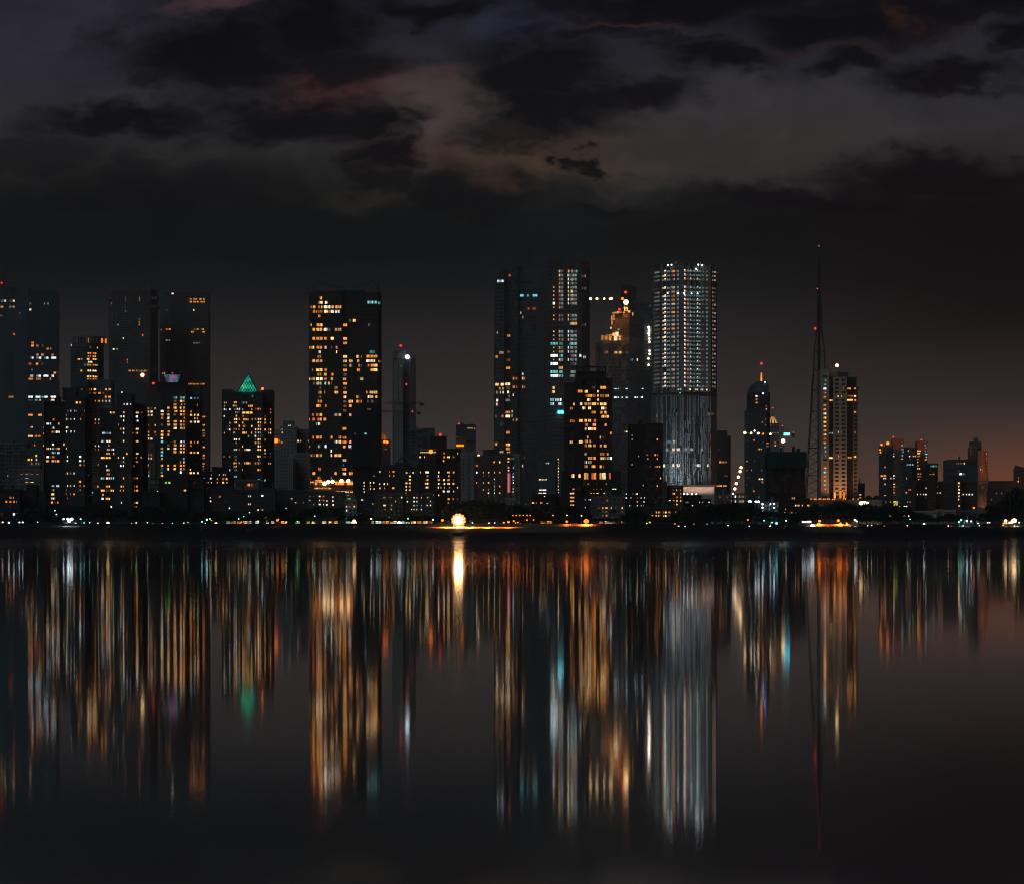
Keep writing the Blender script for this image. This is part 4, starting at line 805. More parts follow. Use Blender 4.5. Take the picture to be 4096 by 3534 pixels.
# bright finned tower
lit = []
for k in range(31):
    y = 1083+k*16.45
    if y > 1560: break
    if k in (3,): continue
    r = random.random
    lit += [(2629, y, 24, 9, 't' if r() < .5 else 'd')]
    if r() < .93: lit += [(2657, y+1, 15, 9, 's' if r() < .8 else 'y'), (2661, y-4, 5, 4, 'W')]
    lit += [(2674, y, 12, 9, 't')]
    if r() < .93: lit += [(2694, y, 15, 10, 's' if r() < .88 else 'o')]
    lit += [(2713, y, 7, 10, 't')]
    if r() < .5: lit += [(2714, y-4, 3, 3, 'c')]
    lit += [(2741, y, 9, 10, random.choice('sssr')), (2736, y-3, 6, 5, 'W'), (2752, y, 5, 9, random.choice('std'))]
    for xx in (2763, 2775, 2789, 2800): lit += [(xx, y+1, 10, 8, random.choice('tttG'))]
    lit += [(2763, y-4, 4, 3, 'W' if r() < .5 else 'c')] if r() < .85 else []
    lit += [(2790, y-4, 4, 3, random.choice('cWy'))] if r() < .85 else []
    lit += [(2812, y, 10, 9, random.choice('ttd'))] if r() < .7 else []
    lit += [(2827, y, 10, 9, random.choice('ttd')), (2851, y, 3, 9, 's'), (2859, y, 3, 9, random.choice('std'))]
lit2 = rows('N', "980:b265/50 w330/30|1305:w195/26 w318/30 w390/46 W640/60 W685/30 w797/30|617:d98/20|596:d803/30 d852/34|1088:G235/30 w325/40 w390/40 G490/30 G570/40 G710/30|1390:d275/16", h=36)
lit2 += rows('N', "265:w545/34 w635/46 W712/48 w780/14 w410/60|310:c415/14", h=26)
t = building('finned_tower', 'brightest round-cornered tower with pale vertical fins and every floor lit white and teal', 'skyscraper', [
    B([(2612, 44), (2640, 22), (2735, 0), (2842, 16), (2866, 30)], 1064, 4300, 30, 'dark', fl=16.45, bay=11, dark=.8, wf=.86, hf=.62, proud=.6, yend=1562, dmat=None, base=1600, y0=1083),
    B([(2608, 44), (2640, 21), (2735, -1.5), (2845, 15), (2867, 28)], 1578, 4300, 34, 'slate', fl=16.45, bay=7, dark=.9, wf=.8, hf=.95, proud=.2, slab=False),
    B([(2640, 24), (2735, 2.5), (2840, 18)], 1562, 4300, 30, 'black', fl=14, bay=40, dark=0, base=1580, name='service_floor', slab=False, pier=False, parapet=0),
    B([(2616, 40), (2735, 4), (2862, 32)], 1052, 4302, 24, 'black', fl=14, bay=200, dark=0, base=1066, name='roof_screen', slab=False, pier=False)],
    lit+lit2, snap=False)
# fins
bb = MB(); fp = [(2612, 4344), (2640, 4322), (2735, 4300), (2842, 4316), (2866, 4330)]
for i in range(4):
    (xa, da), (xb, db) = fp[i], fp[i+1]; n = int(abs(xb-xa)/3.6)
    for k in range(n+1):
        if i and k == 0: continue
        f = k/n; px = xa+(xb-xa)*f; D = da+(db-da)*f
        if random.random() < .2: continue
        xx = PX(px, D); y0 = random.choice([1050, 1056, 1062]); 
        bb.box(xx-.16, xx+.16, D-2.4, D-1.7, PZ(1568, 4300), PZ(y0, 4300))
        y = 1584
        while y < 1935:
            ln = random.choice([30, 48, 64, 80]); 
            if random.random() < .8: bb.box(xx-.22, xx+.22, D-2.6, D-1.7, PZ(min(1936, y+ln), 4300), PZ(y, 4300))
            y += ln+random.choice([2, 3, 18])
child(bb, 'facade_fin', [M['fin']], t)
for px, py, D in ((2672, 1062, 4306), (2686, 1060, 4303), (2793, 1059, 4305), (2809, 1061, 4306), (2785, 1076, 4304)):
    b_ = MB(); b_.ball((PX(px, D), D, PZ(py, D)), .85); child(b_, 'roof_lamp', [LM['W']], t)
for px in (2670, 2712, 2736, 2766, 2790):
    b_ = MB(); b_.ball((PX(px, 4306 if px > 2740 or px < 2730 else 4297), 4306-(9 if 2730 < px < 2740 else 3), PZ(1173+(px-2670)*.01, 4303)), .75); child(b_, 'floor_lamp', [LM['W']], t)
t = building('podium', 'pale banded podium lit by unseen added spots at the foot of the finned tower', 'podium', [
    B([(2733, 0), (2857, 0)], 1946, 4200, 40, 'white', fl=22, bay=9, dark=0, wf=.9, hf=.92, proud=.25),
    B([(2725, -2), (2862, -2)], 1937, 4198, 44, 'dark', fl=22, bay=30, dark=0, base=1945, name='canopy')], (), snap=False)
LIGHTS += [(2760, 1995, 4180, (1, .6, .42), 40000, 1.5, 1), (2825, 1995, 4180, (1, .6, .42), 40000, 1.5, 1), (2690, 1990, 4250, (.8, .9, 1), 150000, 2., 1), (2640, 1990, 4275, (.8, .9, 1), 110000, 2., 1)]  # unseen upward spots added to brighten the podium and lower fins
building('apartment_block', 'black block with a plain side wall in front of the bright finned tower', 'apartment block', [
    B([(2516, 0), (2580, 0)], 1697, 3010, 30, 'black', fl=16, bay=40, dark=.1, wf=.95, hf=.8, proud=.2),
    B([(2580, -2), (2652, -2)], 1694, 3004, 30, 'black', fl=16, bay=18, dark=.5, wf=.8, hf=.7, proud=.5)],
    rows('J', "160:w1213/10|225:w1212/8|493:r1443/8 r1467/10|548:y1467/12|642:o1210/18|675:o1502/14|517:w1320/6|965:w1392/6", h=24) + rows('N', "930:y105/28|1175:o70/20 r103/16|1224:y100/14|1327:o70/12 y102/30 o130/18|1478:o145/14|1575:o100/14", h=26), roof=2)
building('office_tower', 'faint hazy blue tower with three orange ribbon floors beside the finned tower', 'office tower', [
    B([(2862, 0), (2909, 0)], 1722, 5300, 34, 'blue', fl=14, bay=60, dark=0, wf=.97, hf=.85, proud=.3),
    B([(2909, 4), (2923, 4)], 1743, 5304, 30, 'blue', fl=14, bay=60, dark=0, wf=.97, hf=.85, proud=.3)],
    rows('N', "1262:o965/30 o1005/40 o1045/26|1583:y880/40 y925/40 y970/40 y1030/50|1450:d1025/20 d1052/24", h=28), snap=False)
# bullet tower
t = building('residential_tower', 'dark bullet-shaped tower with an orange lit spire', 'apartment tower', [
    B([(2985, 8), (2998, 0), (3066, 0), (3078, 8)], 1640, 3800, 30, 'slate', fl=12.1, bay=10.5, dark=.85, wf=.55, hf=.55, proud=.7),
    B([(2993, 2), (3001, 0), (3070, 0), (3078, 4)], 1570, 3803, 26, 'dark', fl=12.1, bay=16, dark=.6, wf=.6, hf=.55, proud=.6, base=1642)],
    rows('Q', "320:o325/50|370:W322/22|402:o322/20|434:o322/20|470:o428/20|503:w426/18|600:o422/12|628:o380/30|663:o422/14|695:o305/12|822:o222/8 o297/12|857:y428/24|888:o428/22|917:o360/38|1017:w229/20 d305/18|1053:y417/8|1082:y420/14|1111:o230/20 y273/10 r371/12|1208:w350/24 w380/20|1245:o384/24|1338:o300/26|1403:y342/14 w365/10", h=16), beacons=[(3060.5, 1528.5, 'b', .6), (3051, 1574, 'b', .7)])
D = 3806; prof = [(1572, 2994, 3078), (1555, 2999, 3077), (1545, 3004, 3076), (1535, 3013, 3072), (1528, 3024, 3068), (1524, 3034, 3062)]
bb = MB()
for (ya, a0, a1), (yb, c0, c1) in zip(prof, prof[1:]):
    P = [(PX(a0, D), D), (PX(a1, D), D), (PX(a1, D), D+24), (PX(a0, D), D+24)]; Q_ = [(PX(c0, D), D+1), (PX(c1, D), D+1), (PX(c1, D), D+23), (PX(c0, D), D+23)]
    bb.hexa([(x, y, PZ(ya, D)) for x, y in P]+[(x, y, PZ(yb, D)) for x, y in Q_])
child(bb, 'curved_top', [M['slate']], t)
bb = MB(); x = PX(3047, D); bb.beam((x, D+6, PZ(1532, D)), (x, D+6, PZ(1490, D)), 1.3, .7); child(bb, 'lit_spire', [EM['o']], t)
bb = MB(); bb.beam((x, D+6, PZ(1490, D)), (x, D+6, PZ(1455, D)), .6, .35); child(bb, 'spire_tip', [M['copper']], t)
bb = MB(); bb.ball((x, D+6, PZ(1452.5, D)), 1.2); child(bb, 'beacon', [LM['R']], t)
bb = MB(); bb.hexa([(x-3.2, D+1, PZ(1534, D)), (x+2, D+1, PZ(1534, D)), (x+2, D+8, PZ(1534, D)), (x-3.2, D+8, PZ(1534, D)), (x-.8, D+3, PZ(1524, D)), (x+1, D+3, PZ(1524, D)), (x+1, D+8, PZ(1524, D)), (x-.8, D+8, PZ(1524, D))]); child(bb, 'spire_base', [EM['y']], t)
# far domed tower
t = building('domed_tower', 'hazy far tower with a ribbed golden cone roof behind the tower crane', 'tower', [
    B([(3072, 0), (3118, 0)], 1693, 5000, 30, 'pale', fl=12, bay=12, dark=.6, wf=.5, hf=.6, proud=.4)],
    rows('Q', "742:y480/30 y510/30 y540/30|758:y545/30|840:o507/26|870:y505/16 y518/14|863:d557/14|655:r458/16", h=16), snap=False)
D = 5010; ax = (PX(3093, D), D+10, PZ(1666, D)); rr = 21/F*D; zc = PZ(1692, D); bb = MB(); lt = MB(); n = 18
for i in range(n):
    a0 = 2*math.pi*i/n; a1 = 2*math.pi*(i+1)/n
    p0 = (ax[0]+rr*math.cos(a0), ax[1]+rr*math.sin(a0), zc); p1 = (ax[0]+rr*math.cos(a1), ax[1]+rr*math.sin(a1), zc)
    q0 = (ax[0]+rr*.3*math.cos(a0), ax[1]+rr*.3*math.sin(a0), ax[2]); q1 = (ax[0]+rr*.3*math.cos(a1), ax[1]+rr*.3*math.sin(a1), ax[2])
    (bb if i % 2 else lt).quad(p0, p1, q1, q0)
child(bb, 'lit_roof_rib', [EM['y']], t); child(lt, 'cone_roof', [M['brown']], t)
bb = MB(); bb.beam((ax[0], ax[1], ax[2]), (ax[0], ax[1], PZ(1632, D)), .5, .3); child(bb, 'spire', [M['steel']], t)
bb = MB(); bb.ball((ax[0], ax[1], PZ(1630, D)), 1.0); child(bb, 'beacon', [LM['r']], t)
# netted block and its crane
t = building('unfinished_building', 'broad black block under green construction netting', 'unfinished building', [
    B([(3069, 0), (3227, 0)], 1806, 2990, 34, 'net', fl=30, bay=30, dark=0, wf=.97, hf=.97, proud=.15, base=1870, name='netting', slab=False, parapet=0),
    B([(3074, 2), (3222, 2)], 1808, 2992, 30, 'black', fl=15, bay=12, dark=.4, wf=.8, hf=.8, proud=.6)],
    rows('Q', "1407:y678/20 w707/10", h=26), roof=3)
bb = MB()
for px in range(3074, 3224, 5): bb.beam((PX(px, 2993), 2993, PZ(1809, 2990)), (PX(px, 2993)+random.uniform(-.3, .3), 2993, PZ(1809-random.uniform(4, 10), 2990)), .1, k=3)
child(bb, 'rebar', [M['steel']], t)
cr = empty('tower_crane', 'tower crane with a glowing cyan banner and dark counterweight on the netted block', 'crane', (PX(3130, 3000), 3000, PZ(1806, 3000)), 'tower cranes on the skyline')
D = 3000; bb = MB(); lattice_mast(bb, PX(3130, D), D, PZ(1808, D), PZ(1708, D), 1.7, r=.16); child(bb, 'mast', [M['steel']], cr)
bb = MB(); bb.beam((PX(2978, D), D, PZ(1733, D)), (PX(3175, D), D, PZ(1736, D)), .3, k=3); bb.beam((PX(2978, D), D, PZ(1729, D)), (PX(3128, D), D, PZ(1731, D)), .2, k=3)
bb.beam((PX(3130, D), D, PZ(1707, D)), (PX(3060, D), D, PZ(1728, D)), .12, k=3); bb.beam((PX(3130, D), D, PZ(1707, D)), (PX(3020, D), D, PZ(1722, D)), .12, k=3); bb.beam((PX(3130, D), D, PZ(1707, D)), (PX(3166, D), D, PZ(1731, D)), .12, k=3)
child(bb, 'jib', [M['steel']], cr)
bb = MB(); bb.box(PX(3169, D), PX(3178, D), D-1, D+1, PZ(1748, D), PZ(1732, D)); child(bb, 'counterweight', [M['dark']], cr)
bb = MB(); bb.box(PX(3134, D), PX(3159, D), D-.6, D-.3, PZ(1741, D), PZ(1731.5, D)); child(bb, 'lit_banner', [emat('cyan banner', (.1, .8, 1), 6, 0)], cr)
for px, py, r, c in ((2979, 1731, 1.1, 'Y'), (3004, 1732, .8, 'Y'), (3033, 1733, .9, 'Y'), (3018, 1723, .6, 'W'), (3081, 1736, .8, 'w'), (3132, 1763, 1.5, 'Y'), (3129, 1703, .5, 'r'), (3173, 1729, .5, 'r'), (3052, 1735, .7, 'O')):
    b_ = MB(); b_.ball((PX(px, D), D-1.6, PZ(py, D)), r); child(b_, 'work_lamp', [LM[c]], cr)
for rz_, x0, y0, x1, y1, D, lab in ((0, 8, 1128, 65, 950, 5030, 'thin tower crane with a leaning jib at the top of the west edge slab tower'),
                              (0, 2119, 1050, 2090, 868, 5030, 'faint luffing crane on the roof of the stepped dark skyscraper'),
                              (0, 2296, 1034, 2258, 880, 4930, 'faint luffing crane on the roof of the tallest skyscraper')):
    cr = empty('tower_crane', lab, 'crane', (PX(x0, D), D, PZ(y0+12, D)), 'tower cranes on the skyline')
    bb = MB(); zt = PZ(y0-8 if x0 < 100 else y0-55 if x0 < 2200 else y0-14, D); lattice_mast(bb, PX(x0, D), D, PZ(y0+14, D), zt, 4.2, r=.5); bb.box(PX(x0, D)-5, PX(x0, D)+4, D-2, D+2, zt-2, zt+3); child(bb, 'mast', [M['steel']], cr)
    bb = MB(); a = Vector((PX(x0, D), D, zt)); b_ = Vector((PX(x1, D), D, PZ(y1, D)))
    for o_ in (-.9, .9): bb.beam(a+Vector((o_, 0, 0)), b_+Vector((o_*.3, 0, 0)), .5, .3, k=3)
    for k in range(18): bb.beam(a.lerp(b_, k/18)+Vector((-.8, 0, 0)), a.lerp(b_, (k+1)/18)+Vector((.8, 0, 0)), .14, k=3)
    child(bb, 'jib', [M['steel']], cr)
    bb = MB(); sg_ = -1 if x1 > x0 else 1; c_ = a+Vector((sg_*9, 0, 7)); bb.beam(a, c_, .4, k=3); bb.beam(c_, a.lerp(b_, .5), .14, k=3); child(bb, 'counter_jib', [M['steel']], cr)
    if x0 < 100:
        bb = MB(); bb.ball((PX(8, D), D-4, PZ(1132, D)), 1.2); child(bb, 'beacon', [LM['R']], cr)
# lattice radio mast
t = empty('radio_mast', 'tall tapering lattice radio mast with red lamps beside the beige tower', 'radio mast', (PX(3262, 3400), 3400, GZ))
D = 3400; bb = MB()
lv = [(2018, 3226, 3302), (1900, 3232, 3302), (1790, 3237, 3302), (1645, 3246, 3302), (1560, 3250, 3302), (1478, 3256, 3301), (1403, 3258, 3300), (1320, 3266, 3290), (1160, 3268, 3284), (985, 3275, 3277)]
pc = None
for k, (y, xa, xb) in enumerate(lv):
    if k >= 7: xa, xb = xa+2, xb-1
    c = [(PX(xa, D), D, PZ(y, D)), (PX(xb, D), D, PZ(y, D)), (PX(xb, D), D+(xb-xa)/F*D, PZ(y, D)), (PX(xa, D), D+(xb-xa)/F*D, PZ(y, D))]
    th = .42 if k < 6 else .3
    for i in range(4):
        bb.beam(c[i], c[(i+1) % 4], th*.8, k=3)
    if pc:
        for i in range(4):
            bb.beam(pc[i], c[i], th, k=3)
            m_ = 3 if k < 9 else 8
            for j in range(m_):
                A_, B_, C_, D__ = Vector(pc[i]), Vector(c[i]), Vector(pc[(i+1) % 4]), Vector(c[(i+1) % 4])
                p = A_.lerp(B_, j/m_); q = C_.lerp(D__, (j+1)/m_); r_ = C_.lerp(D__, j/m_); s_ = A_.lerp(B_, (j+1)/m_)
                bb.beam(p, q, .15, k=3)
                if k < 9: bb.beam(r_, s_, .15, k=3)
    pc = c
child(bb, 'lattice', [M['steel']], t)
bb = MB(); x = PX(3277, D); bb.beam((x, D+3, GZ), (x, D+3, PZ(1320, D)), 1.5, 1.2, k=6); bb.beam((x, D+3, PZ(1320, D)), (x, D+3, PZ(1190, D)), 1.7, 1.1, k=6); bb.beam((x, D+3, PZ(1190, D)), (x, D+3, PZ(985, D)), .5, .2, k=6); child(bb, 'feeder_column', [M['dark']], t)
for px, py, r in ((3275, 985, .6), (3269, 1155, .6), (3260, 1315, 1.05)):
    b_ = MB(); b_.ball((PX(px, D), D-2, PZ(py, D)), r); child(b_, 'beacon', [LM['R' if r > 1 else 'r']], t)
# beige tower
b33 = rows('S', "955:c171/14|980:c170/14|1005:W168/18|1030:o168/18|1053:o168/18|1108:o168/18|1136:o168/18|1163:w168/18|1192:y168/18|1220:y168/18|1247:o168/18|1275:r168/16|1292:y168/18|1322:y168/18|1350:o168/18|1378:o168/18|1405:c170/12|1432:c170/12|1460:c168/12|1533:o168/18|1562:c168/18|1590:o168/18|1618:o168/16|1645:c168/16|1673:o168/16|1003:r293/8 o330/26 o371/14|1051:y268/32 o338/40 y371/14|1081:o209/24 y337/44 o371/14|1163:y371/16|1295:W209/30 w270/26 r371/10|1377:r268/10|1460:y207/26 o270/26 o335/28 y371/16|1240:w270/16|1308:c209/24", h=12)
t = building('residential_tower', 'beige tower with a zigzag of orange stair windows beside the radio mast', 'apartment tower', [
    B([(3284, 0), (3316, 0)], 1477, 3100, 24, 'beige', fl=16.35, bay=32, dark=.5, wf=.55, hf=.5, proud=.4),
    B([(3316, 3), (3334, 3)], 1510, 3103, 20, 'blue', fl=16.35, bay=9, dark=.9, wf=.8, hf=.85, proud=.2),
    B([(3334, 0), (3387, 0)], 1509, 3099, 24, 'beige', fl=16.35, bay=26, dark=.95, wf=.55, hf=.55, proud=.7),
    B([(3387, 3), (3412, 3)], 1558, 3103, 20, 'blue', fl=16.35, bay=9, dark=.9, wf=.85, hf=.85, proud=.2),
    B([(3412, 1), (3431, 1)], 1560, 3101, 20, 'tan', fl=16.35, bay=19, dark=.95, wf=.6, hf=.55, proud=.8),
    B([(3314, 6), (3352, 6)], 1466, 3106, 16, 'grey', fl=14, bay=60, dark=0, base=1512, name='penthouse'),
    B([(3352, 5), (3393, 5)], 1488, 3105, 16, 'dark', fl=14, bay=60, dark=0, base=1512, name='penthouse'),
    B([(3380, -3), (3436, -3)], 1548, 3096, 26, 'dark', fl=14, bay=60, dark=0, base=1556, name='ledge'),
    B([(3394, 6), (3426, 6)], 1508, 3106, 14, 'dark', fl=8, bay=8, dark=.6, base=1560, name='scaffold')],
    b33, beacons=[(3348, 1462, 'Y', 1.3)])
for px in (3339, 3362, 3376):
    bb = MB(); bb.box(PX(px-3.5, 3097), PX(px+3.5, 3097), 3096.6, 3097.4, PZ(1990, 3097), PZ(1962+abs(px-3362)*.2, 3097)); child(bb, 'arch_glow', [EM['o']], t)  # uplight on the arches is put in as emission
LIGHTS += [(3341, 1992, 3088, (1, .4, .15), 9000, .6, 1), (3374, 1992, 3088, (1, .4, .15), 9000, .6, 1), (3300, 1990, 3070, (1, .55, .3), 11000, .6, 1), (3400, 1990, 3070, (1, .55, .3), 11000, .6, 1)]  # added base spots stand in for city glow on the beige walls
building('annex', 'small pale annex block at the east foot of the beige tower', 'building',
    [B([(3431, 0), (3459, 0)], 1932, 3150, 16, 'pale', fl=11.5, bay=9, dark=.9, wf=.55, hf=.5, proud=.3)], rows('T', "235:w1075/12 w1090/12|283:w1072/12 w1090/12 o1008/20|230:w1040/8", h=16), roof=1)
# cluster of curved towers to the east
b35 = rows('U', "325:w258/12|358:w260/14|510:r143/24|628:w144/30 W262/18|665:w144/34 y220/16 w262/18 w368/6 o437/14 o548/24|745:o145/20 y264/28|782:y264/24 d290/20|822:o262/14 r500/50|862:y264/26 o435/22|900:o133/8 o153/8|995:o151/12 o215/14 o455/8 o487/12 o520/8", h=22)
t = building('residential_tower', 'pair of joined round-fronted towers with a cyan speckled stair core, farther west of two alike', 'apartment tower', [
    B([(3525, 8), (3545, 0), (3578, 0), (3592, 4)], 1782, 3700, 26, 'slate', fl=11.5, bay=12, dark=.7, wf=.85, hf=.72, proud=.7),
    B([(3606, 6), (3620, 0), (3645, 0), (3657, 6)], 1846, 3680, 26, 'slate', fl=11.5, bay=12, dark=.7, wf=.85, hf=.72, proud=.7),
    B([(3573, 6), (3615, 6)], 1755, 3690, 22, 'copper', fl=11.5, bay=12, dark=.3, wf=.4, hf=.4, proud=.2, name='stair_core')],
    b35+rows('U', "210:c376/26|265:c380/36|300:c388/16|348:c376/26|395:o376/30|478:c455/30 c495/30 c525/24", h=22), beacons=[(3526, 1778, 'O', 1.0), (3573, 1747, 'r', .8), (3551, 1772, 'O', 1.5), (3520, 1798, 'O', .8), (3522, 1808, 'O', .8), (3525, 1902, 'O', .9)], snap=False)
t = building('residential_tower', 'pair of joined round-fronted towers with orange lit centre bays, farther east of two alike', 'apartment tower', [
    B([(3622, 8), (3635, 0), (3678, 0), (3690, 4)], 1788, 3760, 26, 'slate', fl=11.5, bay=12, dark=.7, wf=.85, hf=.72, proud=.7),
    B([(3700, 6), (3712, 0), (3738, 0), (3749, 6)], 1853, 3740, 26, 'slate', fl=11.5, bay=12, dark=.7, wf=.85, hf=.72, proud=.7),
    B([(3669, 5), (3710, 5)], 1763, 3750, 22, 'copper', fl=11.5, bay=12, dark=.3, wf=.4, hf=.4, proud=.2, name='stair_core')],
    rows('U', "285:y466/8 y610/52|318:y607/40|358:w481/16 y537/24 y560/14 r605/40|402:r487/8 o595/16|440:y594/16|490:y594/18|530:w594/14 w617/14|603:o598/26 o632/20 o695/8|640:o600/34 y632/12|680:o600/30|205:c693/24|240:c708/26|290:c696/12 c727/8|330:c712/34|370:c708/34|405:o706/28|497:c785/30 c815/26 c845/26|605:o765/14 r795/20 o826/22", h=24), beacons=[(3685, 1758, 'r', .8)], snap=False)
LIGHTS += [(3605, 1832, 3668, (1, .22, .06), 20000, .5, 1), (3700, 1845, 3728, (1, .22, .06), 20000, .5, 1)]
t = empty('led_screen', 'grid screen of green and cream lamps on a stand below the round-fronted towers', 'screen', (PX(3582, 2900), 2900, GZ))
D = 2900; bb = MB(); bb.box(PX(3573, D), PX(3591, D), D, D+.5, PZ(2020, D), PZ(2000, D)); bb.beam((PX(3582, D), D+.6, GZ-.5), (PX(3582, D), D+.6, PZ(2012, D)), .3); child(bb, 'frame', [M['black']], t)
for j in range(4):
    for i in range(6):
        b_ = MB(); b_.box(PX(3574.3+i*2.8, D), PX(3576.4+i*2.8, D), D-.25, D-.05, PZ(2005+j*4.6, D), PZ(2002+j*4.6, D)); child(b_, 'screen_lamp', [EM['g' if j % 2 == 0 else 'y']], t)
b36 = rows('U', "887:w593/16 w640/26 w676/10 W714/36 w870/8 w911/26 W1228/30 w1272/14 W1315/26 W1357/30|800:w714/30|725:y1166/26|730:w786/18|775:y786/20|820:w786/18|865:w786/20|908:w786/20|950:w786/18|997:w786/18|780:w1164/14|822:w1167/24|868:w1167/20|912:w1167/20|955:w1163/14|1045:w1168/18|780:d870/14|935:d700/20", h=26)
t = building('apartment_block', 'long brown L-shaped apartment block with two lit stair columns', 'apartment block', [
    B([(3661, 0), (3710, 2)], 1922, 3205, 20, 'brown', fl=12.5, bay=12.3, dark=.95, wf=.5, hf=.5, proud=.8),
    B([(3710, 0), (3742, 0)], 1910, 3200, 24, 'brown', fl=12.5, bay=14, dark=.95, wf=.5, hf=.5, proud=.4),
    B([(3742, 2), (3826, 2)], 1924, 3206, 20, 'brown', fl=12.5, bay=12.3, dark=.95, wf=.5, hf=.5, proud=.8),
    B([(3826, 0), (3846, 0)], 1912, 3200, 24, 'brown', fl=12.5, bay=18, dark=.95, wf=.5, hf=.5, proud=.4),
    B([(3846, 2), (3907, 2)], 1924, 3206, 20, 'brown', fl=12.5, bay=12.3, dark=.95, wf=.5, hf=.5, proud=.8),
    B([(3652, 0), (3662, 0)], 1925, 3195, 10, 'tan', fl=12.5, bay=30, dark=0, name='buttress')], b36, roof=4)
building('office_block', 'square slate building with a lit upper window behind the L-shaped block', 'building', [
    B([(3789, 0), (3910, 0)], 1838, 3500, 34, 'slate', fl=14, bay=40, dark=.2, wf=.95, hf=.85, proud=.3)],
    rows('U', "460:d1135/24 d1160/24 d1195/24 w1240/8|605:W1192/36 G1235/30|565:d1170/16|600:d1125/10", h=30), snap=False, roof=3)
t38 = []
for y, s_ in ((327, "o1490 W1548"), (388, "r1490 y1548"), (425, "o1490 o1548"), (483, "w1467 w1490 o1548"), (512, "o1467 r1490"), (545, "w1467 y1490"), (573, "y1490"), (730, "w1467"), (760, "r1490"), (788, "w1490"), (823, "o1548"), (880, "r1570"), (915, "o1490"), (943, "o1467"), (975, "r1490"), (1040, "o1548"), (1070, "o1490 r1520")):
    t38 += rows('U', "%d:%s" % (y, s_), w=16, h=18)
building('residential_tower', 'slim beige stepped tower glowing orange at its base, tallest at the east end', 'apartment tower', [
    B([(3881, 4), (3912, 4)], 1786, 4004, 22, 'tan', fl=12, bay=10, dark=.6, wf=.5, hf=.5, proud=.4),
    B([(3912, 0), (3951, 0)], 1803, 4000, 24, 'tan', fl=12, bay=8, dark=.8, wf=.4, hf=.5, proud=.4),
    B([(3884, 5), (3926, 5)], 1765, 4008, 16, 'tan', fl=12, bay=14, dark=.3, base=1800, name='penthouse'),
    B([(3898, 6), (3914, 6)], 1750, 4009, 10, 'tan', fl=12, bay=30, dark=0, base=1768, name='penthouse')], t38, snap=False)
LIGHTS += [(3935, 2040, 3990, (1, .3, .1), 6000, .5, 1), (4090, 1990, 3950, (1, .2, .04), 200000, 2.0, 1)]  # headless upward spots added for the orange glow at the east end
t = building('clock_tower', 'hazy square tower with a pyramid roof at the east edge', 'tower', [
    B([(4062, 0), (4130, 0)], 1880, 4300, 18, 'brown', fl=14, bay=16, dark=.4, wf=.5, hf=.5)], rows('U', "660:o2005/22|730:o1998/30", h=26))
bb = MB(); D = 4300; xa, xb = PX(4060, D), PX(4132, D); ap = ((xa+xb)/2, D+9, PZ(1858, D)); z = PZ(1880, D)
for a_, b_ in (((xa, D-1), (xb, D-1)), ((xb, D-1), (xb, D+19)), ((xb, D+19), (xa, D+19)), ((xa, D+19), (xa, D-1))): bb.tri((*a_, z+.3), (*b_, z+.3), (ap[0]-8, ap[1], ap[2]))
child(bb, 'roof', [M['brown']], t)
building('apartment_block', 'faint low brown block beyond the palms at the east edge', 'building', [
    B([(3958, 0), (4010, 0)], 1948, 3900, 24, 'brown', fl=13, bay=12, dark=.6)], rows('U', "880:w1690/10|932:o1637/14|960:w1615/10|870:r1760/10", h=16), roof=3)
building('office_block', 'faint wide flat-roofed block on the eastern skyline', 'building', [
    B([(3960, 0), (4064, 0)], 1922, 4700, 30, 'brown', fl=14, bay=30, dark=.2)], ())
cr = empty('tower_crane', 'low crawler crane with a leaning jib by the faint brown blocks', 'crane', (PX(3985, 3600), 3600, GZ), 'tower cranes on the skyline')
bb = MB(); D = 3600; bb.box(PX(3982, D)-3, PX(3988, D)+3, D-3, D+3, GZ, GZ+3.5); child(bb, 'cab', [M['steel']], cr)
bb = MB(); a = Vector((PX(3982, D), D, GZ+3)); b_ = Vector((PX(3940, D), D, PZ(1842, D)))
for o_ in (-.6, .6): bb.beam(a+Vector((o_, 0, 0)), b_+Vector((o_*.5, 0, 0)), .22, .14, k=3)
for k in range(16): bb.beam(a.lerp(b_, k/16)+Vector((-.6, 0, 0)), a.lerp(b_, (k+1)/16)+Vector((.6, 0, 0)), .1, k=3)
child(bb, 'jib', [M['steel']], cr)

# ------------------------------------------------------------------ low shore row, west to east
def low(name, label, cat, bl, lit=(), D=2650, mt='dark', fl=15.5, bay=14, depth=16, rnd=None, roof=2, **k):
    blocks = [B([(a, 0), (b_, 0)], y, D+random.uniform(0, 8), depth, mt, fl=fl, bay=bay, dark=.8, wf=.6, hf=.55, proud=.6) for a, b_, y in bl]
    return building(name, label, cat, blocks, lit, rnd=rnd, roof=roof, **k)
low('hotel', 'low pale hotel with white trimmed balconies below the unfinished block', 'hotel', [(28, 62, 1884), (62, 168, 1876), (32, 160, 1860)],
    rows('B', "1125:W80/20|1112:o240/34 o303/40 r360/40 r422/40|1158:W302/40 r242/12|1202:y302/42 y361/48|1247:o418/10|1283:W233/30", h=26), 3000, 'grey', fl=16, bay=21)
low('apartment_block', 'low black block with two rows of amber windows at the west edge', 'apartment block', [(-40, 78, 1955)],
    rows('B', "1363:o112/12 o128/12 o150/8|1412:o70/24 o95/6 o123/34 o155/16 o178/24|1455:d90/10 d108/10|1552:W161/34 W194/12|1595:W152/14 W178/26", h=26), 2700, 'black', fl=16.5)
low('house', 'small house with a red lit wall at the west edge of the shore', 'house', [(-40, 14, 2050)], rows('B', "1595:r8/28", h=30), 2620, 'copper', roof=0)  # red light on the wall is put in as a glowing pane
